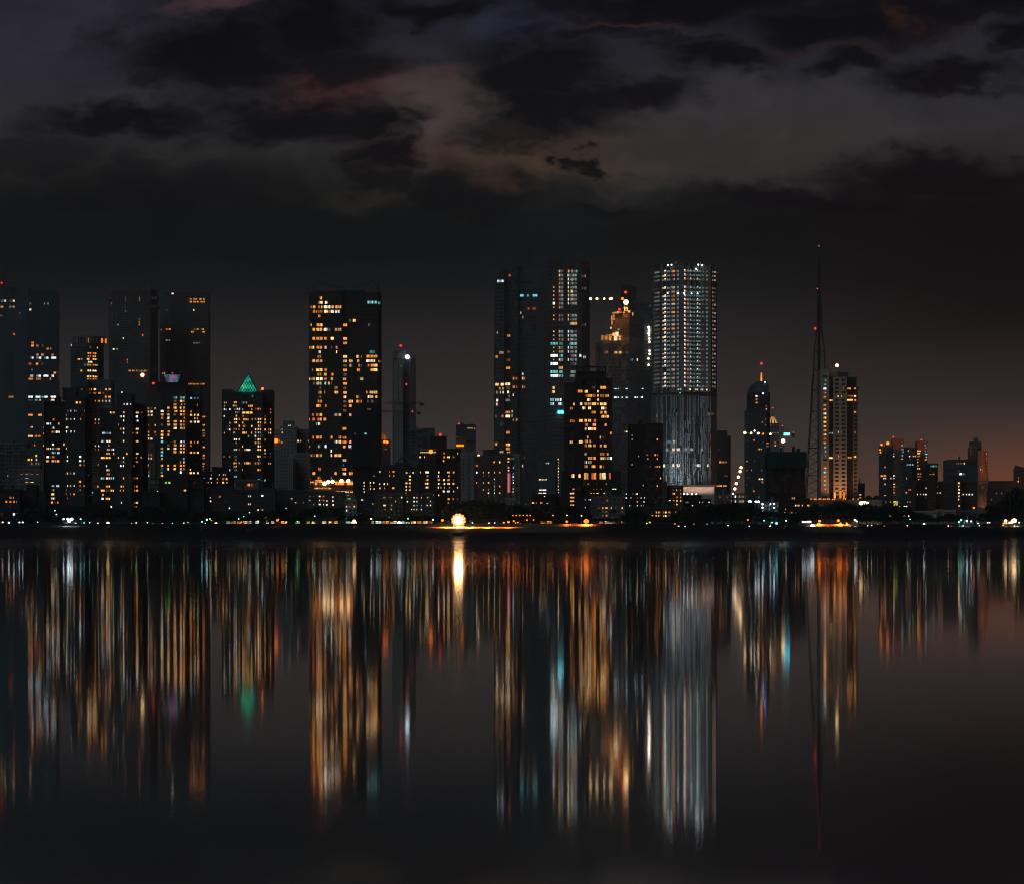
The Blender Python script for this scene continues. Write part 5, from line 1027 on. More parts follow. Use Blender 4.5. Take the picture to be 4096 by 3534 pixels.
low('apartment_block', 'unlit black stepped block west of the tower with the raised stair core', 'apartment block', [(78, 110, 1958), (108, 146, 1938), (146, 182, 1962)], (), 2720, 'black')
low('apartment_block', 'small grey block squeezed between the two black apartment towers', 'apartment block', [(352, 402, 1956)], rows('C', "1307:b200/12 c224/12|1323:c90/4", h=16), 2850, 'dark')
low('apartment_block', 'wide black block with a green lit window below the glass bowl tower', 'apartment block', [(636, 672, 1914), (670, 750, 1896), (750, 816, 1912)],
    rows('D', "1197:g262/22 g295/34 g333/12 o568/20|1243:r565/14|1288:d455/12 y475/28|1332:W566/18 r622/6", h=22), 2680, 'black', bay=22)
low('apartment_block', 'low black block between the balcony tower and the green windowed block', 'apartment block', [(572, 638, 1966)], (), 2660, 'black')
low('apartment_block', 'dark block with warm top floors below the west corner of the pyramid-topped tower', 'apartment block', [(812, 850, 1886), (848, 912, 1867), (912, 930, 1900)],
    rows('D', "1110:r772/14|1150:c690/16 W758/10 w772/12|1195:o745/20 W772/12 r715/16|1237:w688/16|1335:w660/14 W693/14|1363:w754/10|1403:w760/14|1448:w661/16", h=18) +
    rows('E', "1112:w70/12 o100/10 w133/34 y177/12|1155:y60/22 o127/50 w172/18|1193:o55/14 y123/34 y172/18|1280:w157/8|1347:o155/10", h=26), 2750, 'black', snap=False)
low('apartment_block', 'very dark low block on the shore south of the concrete deck', 'apartment block', [(846, 940, 1952)], rows('Y1', "245:w420/12|327:w640/24|200:o412/10|295:o317/16", h=16), 2660, 'dark', rnd=(.02, 'dr'))
low('apartment_block', 'dark shore block with its lower balconies lit orange from the street', 'apartment block', [(940, 1012, 1962), (1012, 1100, 1952)],
    rows('E', "1347:W405/8 W424/8 W453/8|1350:W565/38|1440:w412/26|1487:w503/28 y555/24 w614/8|1530:c414/12 w497/8 w553/24|1577:d503/26 r600/40|1620:o610/20 y510/20|1285:w570/6", h=20), 2640, 'dark', fl=16)
low('apartment_block', 'dark shore block with few white windows east of the orange-lit balconies', 'apartment block', [(1100, 1150, 1958), (1150, 1232, 1960)],
    rows('Y1', "123:W1417/14|193:w1375/26|238:w1418/16 w1450/14 G1523/10 G1575/16 c1600/10|285:o1452/8|330:G1150/8 W1315/6|380:c1195/8", h=14), 2665, 'dark')
low('apartment_block', 'tan shore block with three rows of small white windows below the big amber tower', 'apartment block', [(1232, 1300, 1962), (1300, 1378, 1966)],
    rows('G', "1200:W240/14|1278:G67/14 W192/28 r243/26 W366/28|1328:G40/18 c66/14 w193/10 o245/26 w292/24 w366/28|1380:c40/10 w127/26 W192/28 W245/10 W292/30 w362/10 w377/10|1278:W120/10|1430:c90/10|1530:W130/12 w465/10", h=18), 2650, 'brown', fl=15.5)
low('house', 'small pale house with yellow windows east of the tan block', 'house', [(1380, 1426, 1996)], rows('G', "1310:g568/14 g595/10|1395:w550/14 o585/18 y645/34 o680/8|1453:W552/8 c580/20|1550:c545/10 c700/10|1625:c545/30 c590/30", h=20), 2620, 'pale', fl=16)
low('apartment_block', 'low dark block beside the shore under the netted black tower', 'apartment block', [(1426, 1500, 1980)], rows('G', "1265:w713/16 c785/14|1336:w765/46 w833/10 w930/34|1388:y930/36 w900/8|1545:c700/10 W878/18", h=22), 2660, 'dark')
low('apartment_block', 'long tan seafront apartment block with a bright white balcony', 'apartment block', [(1500, 1560, 1975), (1560, 1612, 1972)],
    rows('H', "1168:G60/30 G90/20 G150/12 G180/14|1237:o240/34|1297:w70/84 c167/36|1362:o88/20 o170/30 c234/20|1490:c44/16 w152/10|1555:c70/40 c160/26|1168:W364/30", h=24), 2618, 'brown', fl=15.7, bay=16)
low('apartment_block', 'tan seafront apartment block with small white windows west of the black terrace block', 'apartment block', [(1612, 1690, 1974), (1690, 1732, 1970)],
    rows('H', "1168:W553/14 w592/24 w673/8 w745/14 w775/10|1237:W440/28 W553/16 W590/28 w820/8|1302:w552/16 G595/30 c673/10 W762/34 w820/12|1362:w518/22 w553/16 w592/20 w670/10|1425:G430/16|1168:W430/20", h=22), 2622, 'brown', fl=15.7, bay=13)
low('house', 'flat-roofed black villa with glowing yellow top rooms below the skyscrapers', 'house', [(2125, 2172, 1975), (2170, 2222, 1974), (2220, 2258, 1988)],
    rows('I', "1255:y985/20 y1010/20 o1035/16 y1070/20 o1180/50 w1250/46|1285:y1138/10|1143:w1212/20|1230:W950/30", h=30), 2750, 'black', fl=16, snap=False)
low('house', 'low shore restaurant with a row of orange porch lamps', 'restaurant', [(2038, 2128, 2052)], rows('I', "1515:w515/14 w540/16 y595/22", h=44), 2640, 'dark', fl=18, snap=False, roof=1)
low('house', 'pale small house behind the trees at the foot of the pink-lit block', 'house', [(2022, 2062, 1992)], (), 2800, 'pale', bay=10, roof=1)
low('apartment_block', 'dark stepped block left of the seafront grid building', 'apartment block', [(2320, 2368, 1986)], rows('X', "265:W1035/8 W1085/14 W1110/14|322:w1073/12|370:w1037/12|465:w785/16 w985/14", h=14), 2700, 'black')
low('apartment_block', 'seafront block with an open grid of pale columns and yellow windows', 'apartment block', [(2366, 2500, 1984)],
    rows('J', "1215:o807/12|1340:o677/10 y750/40 y795/40 y878/20 o950/14 y1038/46|1402:d770/90 d1040/60|1457:c735/30 o795/34|1525:w640/14 y675/14 y750/20 y805/26 w880/10 y905/24|1580:w765/30 y795/20 w875/14|1640:w680/80 r740/30 w810/70", h=28), 2640, 'grey', fl=14.8, bay=17)
low('apartment_block', 'black block with a few white and red windows behind the round shore tree', 'apartment block', [(2500, 2582, 1962)],
    rows('X', "185:W1605/10 G1697/20 w1750/30|263:W1605/16 W1677/18 r1763/22 W1815/16 w1860/14|313:y1762/20 W1850/16 W1897/6|362:W1650/10 c1668/10 w1760/16 W1812/8 G1845/8", h=18), 2690, 'black')
low('apartment_block', 'low seafront block with two rows of glowing yellow rooms', 'apartment block', [(2560, 2712, 2026)],
    rows('O', "692:y203/48 y257/34 y330/60 r410/50 r500/36|752:o22/20 d60/30 o117/40 y190/30 y220/26 y255/24 y328/56 W408/50 r498/36|808:w45/60 r408/34 r500/34", h=32), 2620, 'dark', fl=14.2)
low('apartment_block', 'brown block with orange windows in front of the finned tower podium', 'apartment block', [(2652, 2668, 1926), (2656, 2733, 1942)],
    rows('O', "320:w298/30 d470/26 o515/30 o577/26|385:y480/44 o592/12|447:o527/36 o580/40|495:W407/28 o473/24 o527/30 y588/26|560:r293/10 o475/12 y520/40 d580/14", h=28), 2700, 'brown', fl=14)
low('office_block', 'flat black block with white windows and small roof lamps below the finned tower', 'building', [(2733, 2806, 1978), (2806, 2844, 1994)],
    rows('O', "525:W697/44 w905/10 W935/12 y970/44 W1055/26|580:W780/20 W800/10 w902/8 w970/54 W1030/14 W1048/16|690:w780/24", h=24), 2720, 'black', snap=False, roof=0,
    beacons=[(2735.5, 1974, 'W', .55), (2750, 1974, 'W', .5), (2768, 1974, 'W', .55), (2785, 1974, 'w', .5)])
low('unfinished_building', 'open concrete frame bristling with column stubs east of the finned tower', 'unfinished building', [(2866, 2920, 1976), (2920, 2984, 1972)],
    rows('O', "430:G1425/14 W1497/22 G1562/20 o1608/40 G1665/12|500:w1427/12 w1497/24 G1562/20 w1608/44 G1665/12|440:d1240/30 d1360/40", h=40), 2820, 'grey', fl=19, bay=16, roof=6)
low('unfinished_building', 'low concrete frame with bluish lamps between the bullet tower and netted block', 'unfinished building', [(3040, 3136, 2008)],
    rows('Q', "1480:G395/36 G430/16 G450/20 d530/40 w585/24|1510:G395/36 G450/20 w585/24", h=24), 2860, 'pale', fl=14, bay=16)
low('apartment_block', 'low dark block with a column of yellow windows under the netted block', 'apartment block', [(3120, 3200, 1996), (3200, 3240, 1992)],
    rows('Q', "1480:w727/20 y763/36 y795/18 o845/34|1497:y796/16|1535:o797/12 o838/12|1555:o680/30 W607/14 b725/14|1573:y796/16|1553:y928/12|1520:o625/20", h=18), 2750, 'black', fl=14, snap=False)
t = low('promenade_deck', 'long low deck with a row of small amber lamps below the beige tower', 'deck', [(3240, 3420, 1998)], (), 2960, 'tan', fl=18, bay=40, roof=0)
for x, y in ((262, 303), (320, 306), (345, 306), (398, 306), (425, 303), (470, 306), (500, 306), (540, 303), (568, 306), (622, 312), (655, 308), (805, 303), (835, 303), (962, 308), (1045, 306)):
    b_ = MB(); b_.ball((PX(3180+x/4.144, 2958), 2957, PZ(1920+y/4.144, 2958)), .42); child(b_, 'lamp', [LM['O']], t)
t = low('pavilion', 'columned pavilion with two hipped roof lanterns east of the beige tower', 'pavilion', [(3400, 3526, 2000)], (), 2940, 'beige', fl=26, bay=9, roof=0)
for xa, xb in ((3462, 3490), (3494, 3520)):
    bb = MB(); D = 2946; x0, x1 = PX(xa, D), PX(xb, D); z = PZ(1998, D); mx = (x0+x1)/2
    bb.prism([(x0, D), (x1, D), (x1, D+6), (x0, D+6)], z, z+1.2)
    bb.hexa([(x0-.4, D-.4, z+1.2), (x1+.4, D-.4, z+1.2), (x1+.4, D+6.4, z+1.2), (x0-.4, D+6.4, z+1.2), (mx-1, D+2.6, PZ(1979, D)), (mx+1, D+2.6, PZ(1979, D)), (mx+1, D+3.4, PZ(1979, D)), (mx-1, D+3.4, PZ(1979, D))]); child(bb, 'roof_lantern', [M['dark']], t)
t = low('hall', 'low cream hall lit warm beside the blue-roofed canopy', 'hall', [(3656, 3746, 2042), (3746, 3771, 2036), (3771, 3822, 2038)],
    rows('U', "1115:W735/14 W765/24 W810/20 W980/50 W1085/40|1175:d775/20 d830/24|1233:w830/30", h=22), 2760, 'beige', fl=16, bay=20, snap=False, roof=0)
LIGHTS += [(3735, 2082, 2735, (1, .6, .4), 16000, .8), (3765, 2078, 2730, (1, .6, .42), 16000, .8)]
t = empty('canopy', 'open canopy with a blue sheet roof on slim columns near the east trees', 'canopy', (PX(3885, 2740), 2740, GZ))
D = 2740; bb = MB(); bb.hexa([(PX(3836, D), D, PZ(2046, D)), (PX(3926, D), D, PZ(2042, D)), (PX(3926, D), D+14, PZ(2042, D)), (PX(3836, D), D+14, PZ(2046, D)), (PX(3850, D), D+4, PZ(2039, D)), (PX(3910, D), D+4, PZ(2038, D)), (PX(3910, D), D+10, PZ(2038, D)), (PX(3850, D), D+10, PZ(2039, D))]); child(bb, 'roof', [M['roofrust']], t)
bb = MB(); bb.box(PX(3849, D), PX(3912, D), D-.6, D-.2, PZ(2047, D), PZ(2041, D)); child(bb, 'fascia', [M['bluesheet']], t)
for px in (3838, 3857, 3871, 3890, 3908, 3924): bb = MB(); bb.beam((PX(px, D), D+1, GZ-.3), (PX(px, D), D+1, PZ(2044, D)), .2); child(bb, 'column', [M['pale']], t)
LIGHTS += [(3875, 2060, 2738, (.5, .8, 1), 8000, .6)]

# work yard with orange lamps below the radio mast; beach sheds
def shed(px0, px1, py, D, mt, label, lit=None, pitch=1.2):
    r = empty('shed', label, 'shed', (PX((px0+px1)/2, D), D+3, GZ-1.5)); x0, x1 = PX(px0, D), PX(px1, D); zt = PZ(py, D)
    bb = MB(); bb.box(x0, x1, D, D+6, GZ-2.5, zt); child(bb, 'wall', [M[mt]], r)
    bb = MB(); bb.hexa([(x0-.5, D-.6, zt), (x1+.5, D-.6, zt), (x1+.5, D+6.6, zt), (x0-.5, D+6.6, zt), (x0-.5, D-.6, zt+.15), (x1+.5, D-.6, zt+.15), (x1+.5, D+6.6, zt+pitch), (x0-.5, D+6.6, zt+pitch)]); child(bb, 'roof', [M['roofrust']], r)
    bb = MB(); bb.box(x0+.4, x0+1.5, D-.1, D+.2, GZ-2, zt-.5); child(bb, 'door', [M['dark']], r)
    if lit: bb = MB(); bb.box(x0+2, x1-.6, D-.12, D+.1, zt-1.4, zt-.4); child(bb, 'window', [EM[lit]], r)
    return r
shed(2283, 2326, 2094, 2560, 'roofrust', 'long orange-lit open shed on the sand west of the brightest orange lamp', 'o', .3)
shed(2252, 2282, 2101, 2556, 'beige', 'small orange-lit shed at the east end of the beach', None, .3)
shed(3272, 3306, 2098, 2562, 'roofrust', 'orange-lit shed with a bright sloping roof in the work yard', 'o')
shed(3310, 3330, 2100, 2566, 'beige', 'small low cabin in the middle of the orange-lit work yard', 'y', .4)
shed(3342, 3366, 2096, 2564, 'roofrust', 'squat brown shed in the east half of the orange-lit work yard', 'o', .5)
shed(3196, 3249, 2079, 2600, 'white', 'white shed under a cold lamp west of the work yard', 'W', .5)
shed(2474, 2492, 2080, 2570, 'roofrust', 'small orange-lit hut at the east end of the seafront grid building', 'o', .4)
shed(1790, 1812, 2099, 2548, 'beige', 'little beach hut beside the dazzling floodlight', None, .3)
shed(256, 276, 2088, 2572, 'white', 'teal-lit kiosk under the white lamps on the west promenade', 'c', .3)
shed(293, 303, 2087, 2572, 'white', 'narrow lit kiosk beside the teal-lit kiosk', 'W', .3)
shed(325, 339, 2084, 2572, 'white', 'lit kiosk by the leaning palm on the west promenade', 'W', .3)
shed(1103, 1115, 2070, 2574, 'roofrust', 'tall thin orange-lit gate house on the promenade', 'o', .5)
sx = 900
SHOPS = [(905, 922, 'w'), (924, 944, 'y'), (948, 968, 'o'), (972, 990, 'w'), (994, 1006, 'w'), (1020, 1036, 'W'), (1064, 1076, 'w'), (1084, 1096, 'W'), (1124, 1150, 'y'), (1180, 1200, 'g'), (1226, 1240, 'y'), (1246, 1262, 'w'),
         (1288, 1305, 'w'), (1312, 1330, 'o'), (1336, 1352, 'y'), (1386, 1402, 'c'), (1404, 1428, 'o'), (1486, 1496, 'w'), (1502, 1526, 'W'), (1530, 1556, 'o'), (1560, 1588, 'w'), (1592, 1618, 'W'), (1622, 1640, 'w'), (1644, 1664, 'y'), (1668, 1686, 'o'), (1692, 1712, 'w'), (1716, 1730, 'r'),
         (2395, 2412, 'k'), (2418, 2440, 'w'), (2446, 2462, 'k'), (2160, 2182, 'o'), (2186, 2208, 'o'), (4010, 4028, 'y'), (4034, 4050, 'w')]
CN = dict(w='warm white', y='yellow', o='orange', W='cold white', g='green', c='cyan', k='pink', r='dim red')
LMK = [(60, 'the west edge slab tower'), (262, 'the black tower with the raised stair core'), (490, 'the black balcony tower'), (690, 'the glass bowl tower'), (865, 'the dark block with warm top floors'), (990, 'the pyramid-topped tower'),
       (1140, 'the hazy hotel'), (1320, 'the big amber tower'), (1465, 'the netted black tower'), (1614, 'the wire pyramid block'), (1755, 'the black block with the orange roof terrace'), (1870, 'the hazy tower with orange lamps'), (1965, 'the brown block with the slotted stair strip'),
       (2040, 'the pink-lit block'), (2130, 'the stepped dark skyscraper'), (2250, 'the tallest skyscraper'), (2350, 'the tower with the open frame roof'), (2450, 'the gold construction tower'), (2584, 'the black block with a plain side wall'),
       (2740, 'the finned tower'), (2900, 'the faint hazy blue tower'), (3030, 'the bullet-shaped tower'), (3150, 'the netted construction block'), (3262, 'the radio mast'), (3355, 'the beige tower'), (3460, 'the columned pavilion'),
       (3570, 'the farther west round-fronted towers'), (3690, 'the farther east round-fronted towers'), (3800, 'the L-shaped block'), (3885, 'the blue-roofed canopy'), (3960, 'the slim beige stepped tower'), (4090, 'the east edge clock tower')]
ORD = ['first', 'second', 'third', 'fourth', 'fifth', 'sixth', 'seventh', 'eighth', 'ninth', 'tenth', 'eleventh', 'twelfth']
PEND = []   # (object, px, kind text)
def later(o, px, text): PEND.append((o, px, text)); o['label'] = text
def settle():
    d = {}
    for o, px, text in PEND:
        lm = min(LMK, key=lambda q: abs(q[0]-px))[1]; d.setdefault((text, lm), []).append((px, o))
    for (text, lm), l in d.items():
        l.sort(key=lambda q: q[0])
        for i, (px, o) in enumerate(l):
            o['label'] = '%s below %s' % (text, lm) if len(l) == 1 else '%s below %s, %s from west' % (text, lm, ORD[min(i, 11)])
for a_, b_, c in SHOPS:
    D = 2566; r = empty('shop', '', 'shop', (PX((a_+b_)/2, D), D+2, GZ), 'lit shop fronts along the seafront'); later(r, (a_+b_)/2, CN[c]+' lit shop front')
    x0, x1 = PX(a_, D), PX(b_, D); zt = PZ(2086 if b_ < 4000 else 2076, D)
    zg = GZ-.2
    bb = MB(); bb.box(x0, x1, D, D+5, zg, zt); child(bb, 'wall', [M['tan']], r)
    bb = MB(); bb.hexa([(x0, D-1.4, zt-.6), (x1, D-1.4, zt-.6), (x1, D, zt-.1), (x0, D, zt-.1), (x0, D-1.4, zt-.5), (x1, D-1.4, zt-.5), (x1, D, zt+.05), (x0, D, zt+.05)]); child(bb, 'awning', [M['roofrust']], r)
    bb = MB(); n = max(1, int((x1-x0)/1.6))
    for i in range(n): bb.box(x0+.15+i*(x1-x0-.15)/n, x0+(i+1)*(x1-x0-.15)/n, D-.12, D+.1, zg+.35, zg+random.uniform(1.2, 1.7))
    child(bb, 'window', [EM[c]], r)

# ------------------------------------------------------------------ lamps on the shore and in the streets
def lamp(px, py, c, r, D=2562, power=0, col=None, arm=False, kind='street_lamp', text=None):
    x, z = PX(px, D), PZ(py, D)
    words_ = dict(W='white', Y='warm yellow', O='orange', G='green', c='cyan', r='dim red', w='pale', b='blue', R='red')[c]
    size = 'tiny' if r < .42 else 'small' if r < .7 else 'bright' if r < 1.05 else 'very bright'
    g = empty(kind, '', 'lamp', (x, D, GZ-.3), 'lamps along the shore'); later(g, px, text or '%s %s shore lamp' % (size, words_))
    bb = MB(); zg = GZ-.4 if D > 2559 else 11.5
    bb.beam((x, D+.3, zg), (x, D+.3, z+.3), .11, .08, k=5)
    if z-zg > 3: bb.beam((x, D+.3, z+.3), (x, D-.5, z+.25), .07, k=4)
    child(bb, 'pole', [M['steel']], g)
    bb = MB(); bb.ball((x, D-.5, z), r, 10, 6, 0, .8); child(bb, 'lamp_head', [LM[c]], g)
    if power: LIGHTS.append((px, py+1, D+2.2+2*r if D == 2561 and not 3200 < px < 3420 and not 2250 < px < 2400 else D-.5, col or dict(W=(.85, .95, 1), Y=(1, .7, .4), O=(1, .17, .015), G=(.4, 1, .7), c=(.3, 1, .9))[c], power*(4 if 3200 < px < 3420 or 2300 < px < 2400 else 3), r))
    return g
LP = [(11, 2087, 'w', .6), (36, 2088, 'W', .6), (78, 2087, 'W', .5), (91, 2087, 'W', .5), (151, 2086, 'G', .35), (220, 2040, 'c', .4), (226, 2055, 'w', .4), (255, 2074, 'W', .6), (272, 2074, 'W', .9, 2500), (277, 2082, 'W', 1.1, 5000), (287, 2074, 'W', 1.0, 4000),
      (323, 2074, 'c', .5), (360, 2088, 'c', .5, 1500), (392, 2090, 'w', .35), (432, 2090, 'Y', 1.0, 3500), (527, 2091, 'O', .4), (545, 2089, 'G', .4, 600), (590, 2088, 'w', .35), (612, 2092, 'c', .3), (650, 2092, 'w', .3), (690, 2091, 'c', .3), (736, 2090, 'w', .35), (752, 2088, 'G', .3),
      (808, 2084, 'c', .55), (828, 2076, 'W', .55), (840, 2073, 'G', .4), (846, 2079, 'O', .4), (864, 2092, 'Y', .9, 2500), (822, 2091, 'c', .35), (955, 2073, 'c', .4), (975, 2064, 'G', .3), (998, 2047, 'G', .35), (966, 2086, 'O', .5, 3500), (1033, 2086, 'G', .4, 1200), (1109, 2079, 'O', .7, 2500), (1190, 2084, 'G', .4, 1200), (1145, 2086, 'Y', .4, 2500),
      (1259, 2062, 'G', .4), (1252, 2086, 'Y', .35, 1200), (1320, 2086, 'Y', .4, 1800), (1417, 2082, 'Y', 1.1, 5000), (1485, 2073, 'W', .55), (1545, 2090, 'O', .45, 2000), (1597, 2090, 'W', 1.3, 5000), (1632, 2072, 'G', .4, 900), (1660, 2088, 'Y', .4, 2000), (1705, 2088, 'O', .5, 2500), (1732, 2076, 'W', .5), (1770, 2079, 'O', .9, 4500),
      (1890, 2089, 'G', .4), (1956, 2090, 'Y', .4), (1980, 2089, 'W', .4), (2015, 2088, 'O', .65, 1200), (2034, 2086, 'O', .8, 1500), (2055, 2082, 'O', .6), (2062, 2090, 'O', .5), (2072, 2087, 'O', .5, 1200), (2082, 2093, 'O', .5), (2108, 2078, 'O', .5), (2108, 2094, 'O', .5), (2122, 2093, 'O', .5), (2134, 2077, 'O', .45), (2170, 2092, 'O', .5), (2206, 2095, 'O', .5, 1000),
      (2051, 2059, 'O', .4), (2065, 2059, 'O', .4), (2079, 2059, 'O', .4), (2093, 2059, 'O', .35), (2108, 2059, 'O', .4), (2121, 2059, 'O', .4), (2212, 2059, 'O', .5), (2268, 2059, 'Y', .4), (2263, 2097, 'W', .5), (2267, 2084, 'O', .8, 3000), (2345, 2083, 'O', 1.7, 14000), (2367, 2097, 'Y', .7, 1500), (2326, 2060, 'Y', .4),
      (2507, 2107, 'W', .45), (2526, 2106, 'W', .45), (2542, 2107, 'c', .4), (2599, 2087, 'O', .65), (2587, 2091, 'c', .4), (2611, 2098, 'w', .35), (2684, 2106, 'W', .35), (2700, 2093, 'O', .4), (2714, 2104, 'W', .6), (2740, 2107, 'W', 1.0), (2775, 2095, 'O', .5), (2828, 2095, 'c', .4), (2845, 2098, 'G', .3), (2895, 2098, 'w', .35), (2912, 2100, 'w', .35), (2972, 2098, 'W', .4),
      (2991, 2077, 'O', .5), (2997, 2106, 'W', .9, 1200), (3056, 2080, 'c', .4), (3052, 2096, 'r', .4), (3080, 2102, 'W', .4), (3106, 2091, 'c', .8, 2500), (3088, 2088, 'G', .4, 1500), (3137, 2107, 'W', .6), (3144, 2080, 'w', .5), (3176, 2106, 'w', .4), (3196, 2106, 'W', .4), (3228, 2104, 'O', .5), (3250, 2100, 'W', 1.2, 4000), (3278, 2082, 'O', 1.0, 6000), (3275, 2095, 'O', 1.2, 9000), (3312, 2104, 'O', .5, 5000),
      (3353, 2080, 'O', 1.0, 6000), (3362, 2092, 'O', .9, 6000), (3387, 2091, 'O', .7, 4000), (3400, 2105, 'W', .5), (3420, 2078, 'W', .7, 1500), (3427, 2083, 'Y', .5), (3470, 2100, 'w', .35), (3486, 2099, 'w', .35), (3499, 2097, 'c', .5), (3510, 2095, 'c', .35), (3499, 2108, 'c', .4), (3537, 2102, 'r', .5), (3564, 2114, 'Y', .35), (3622, 2112, 'O', .7), (3560, 2061, 'Y', .35), (3567, 2062, 'Y', .35), (3617, 2061, 'Y', .35), (3634, 2062, 'Y', .4), (3640, 2074, 'c', .35), (3663, 2098, 'w', .35),
      (3696, 2095, 'W', .8), (3629, 2100, 'w', .35), (3793, 2101, 'w', .35), (3805, 2102, 'r', .5), (3802, 2109, 'w', .4), (3752, 2113, 'w', .4), (3852, 2101, 'w', .35), (3844, 2077, 'c', .6, 2500), (3835, 2085, 'G', .5), (3867, 2081, 'W', .7, 2000), (3884, 2083, 'W', .5), (3912, 2091, 'w', .4), (3917, 2100, 'c', .35), (3947, 2113, 'w', .5), (3922, 2112, 'c', .3), (3978, 2106, 'r', .4), (4022, 2081, 'Y', 1.0, 5000), (4056, 2080, 'Y', 1.7, 14000), (4076, 2088, 'G', .5, 1500),
      (4069, 2103, 'w', .35), (4058, 2102, 'W', .4), (3950, 2088, 'w', .4), (3958, 2088, 'w', .4), (4012, 2099, 'w', .3)]
for q in LP:
    px, py, c, r = q[:4]
    if py > 2098: D = 2548
    elif px > 2330 and py < 2065: D = 2600
    else: D = 2561
    lamp(px, py, c, r, D, (q[4] if len(q) > 4 else 0))
for q in [(2999, 2005, 'W', 1.4, 2900, 3000), (3023, 2004, 'W', .8, 2900), (3034, 2004, 'W', .9, 2900), (3050, 2014, 'W', .7, 2850), (3050, 2028, 'W', .7, 2850), (3050, 2042, 'b', .6, 2850), (3082, 2014, 'W', .5, 2855), (3096, 2014, 'W', .6, 2855), (3096, 2028, 'b', .6, 2855), (2932, 1973, 'W', .7, 2815),
          (3445, 2010, 'Y', 1.7, 2900, 8000), (3459, 2010, 'Y', 1.7, 2900, 8000), (3470, 2009, 'W', .9, 2900), (3593, 2029, 'O', 1.6, 2860, 8000), (3895, 2029, 'O', .9, 3100, 2500), (3947, 2033, 'W', .8, 3100), (3997, 2028, 'O', .9, 3100, 4000)]:
    lamp(q[0], q[1], q[2], q[3], q[4], q[5] if len(q) > 5 else 0, text='tall %s lamp above the trees' % dict(W='white', Y='warm yellow', O='orange', b='blue')[q[2]])
t = empty('light_box', 'glowing cream light box beside the orange lamp below the round-fronted towers', 'sign', (PX(3622, 2860), 2860, GZ))
bb = MB(); bb.box(PX(3614, 2860), PX(3629, 2860), 2860, 2860.6, PZ(2029, 2860), PZ(2021.5, 2860)); child(bb, 'box', [emat('cream light box', (1, .8, .5), 4, 0)], t)
bb = MB(); bb.beam((PX(3622, 2860), 2860.8, GZ-.3), (PX(3622, 2860), 2860.8, PZ(2024, 2860)), .2); child(bb, 'pole', [M['steel']], t)
# hoist with a slanting string of lamps
t = empty('hoist', 'slanting hoist hung with five starry yellow lamps west of the bullet-shaped tower', 'hoist', (PX(2936, 3600), 3600, GZ))
bb = MB(); D = 3600; bb.beam((PX(2934, D), D, GZ), (PX(2939, D), D, PZ(1953, D)), .4, k=3); bb.beam((PX(2939, D), D, PZ(1953, D)), (PX(2966, D), D, PZ(1864, D)), .3, k=3); child(bb, 'boom', [M['steel']], t)
for px, py in ((2964, 1868), (2960, 1884), (2953, 1906), (2945, 1932), (2939, 1953)):
    b_ = MB(); b_.ball((PX(px, D), D-1, PZ(py, D)), 1.3); child(b_, 'lamp', [LM['Y']], t)
# the dazzling floodlight mast
t = empty('floodlight_mast', 'dazzling white floodlight mast standing on the sand', 'floodlight', (PX(1834, 2549), 2549, 11.6))
D = 2549; bb = MB(); x, z = PX(1834, D), PZ(2079, D); bb.beam((x, D+1, 10.8), (x, D+1, z+4), .3, .2, k=6); child(bb, 'pole', [M['steel']], t)
for dz in (-2.6, 0, 2.6):
    bb = MB(); bb.beam((x-3.9, D+.6, z+dz), (x+3.9, D+.6, z+dz), .12); child(bb, 'cross_arm', [M['steel']], t)
for k, (rr, n) in enumerate(((0, 1), (1.9, 6), (3.7, 12))):
    for i in range(n):
        a_ = 6.2832*(i+.3*k)/n; bb = MB(); bb.ball((x+rr*math.cos(a_), D-.3+.1*k, z+rr*math.sin(a_)*.95), 1.15 if k < 2 else .95, 10, 6); child(bb, 'lamp_head', [lampmat((1, .8, .5), 5) if k < 2 else lampmat((1, .42, .12), 2.2)], t)  # outer ring of orange heads is added to draw the halo
LIGHTS += [(1834, 2090, 2538, (1, .4, .12), 160000, 1.5), (1790, 2086, 2532, (1, .16, .015), 110000, .6), (1880, 2086, 2532, (1, .16, .015), 150000, .6), (1950, 2088, 2532, (1, .16, .015), 90000, .6), (2030, 2088, 2532, (1, .18, .03), 40000, .6)]  # orange spots without heads are added to colour the sand
t = empty('bollard_light', 'thin white marker light standing above the dazzling floodlight', 'lamp', (PX(1831, 2600), 2600, GZ))
bb = MB(); bb.beam((PX(1831, 2600), 2600, GZ), (PX(1831, 2600), 2600, PZ(2056, 2600)), .12); child(bb, 'pole', [M['steel']], t)
bb = MB(); bb.beam((PX(1831, 2600), 2600, PZ(2056, 2600)), (PX(1831, 2600), 2600, PZ(2050, 2600)), .3); child(bb, 'tube_lamp', [LM['w']], t)

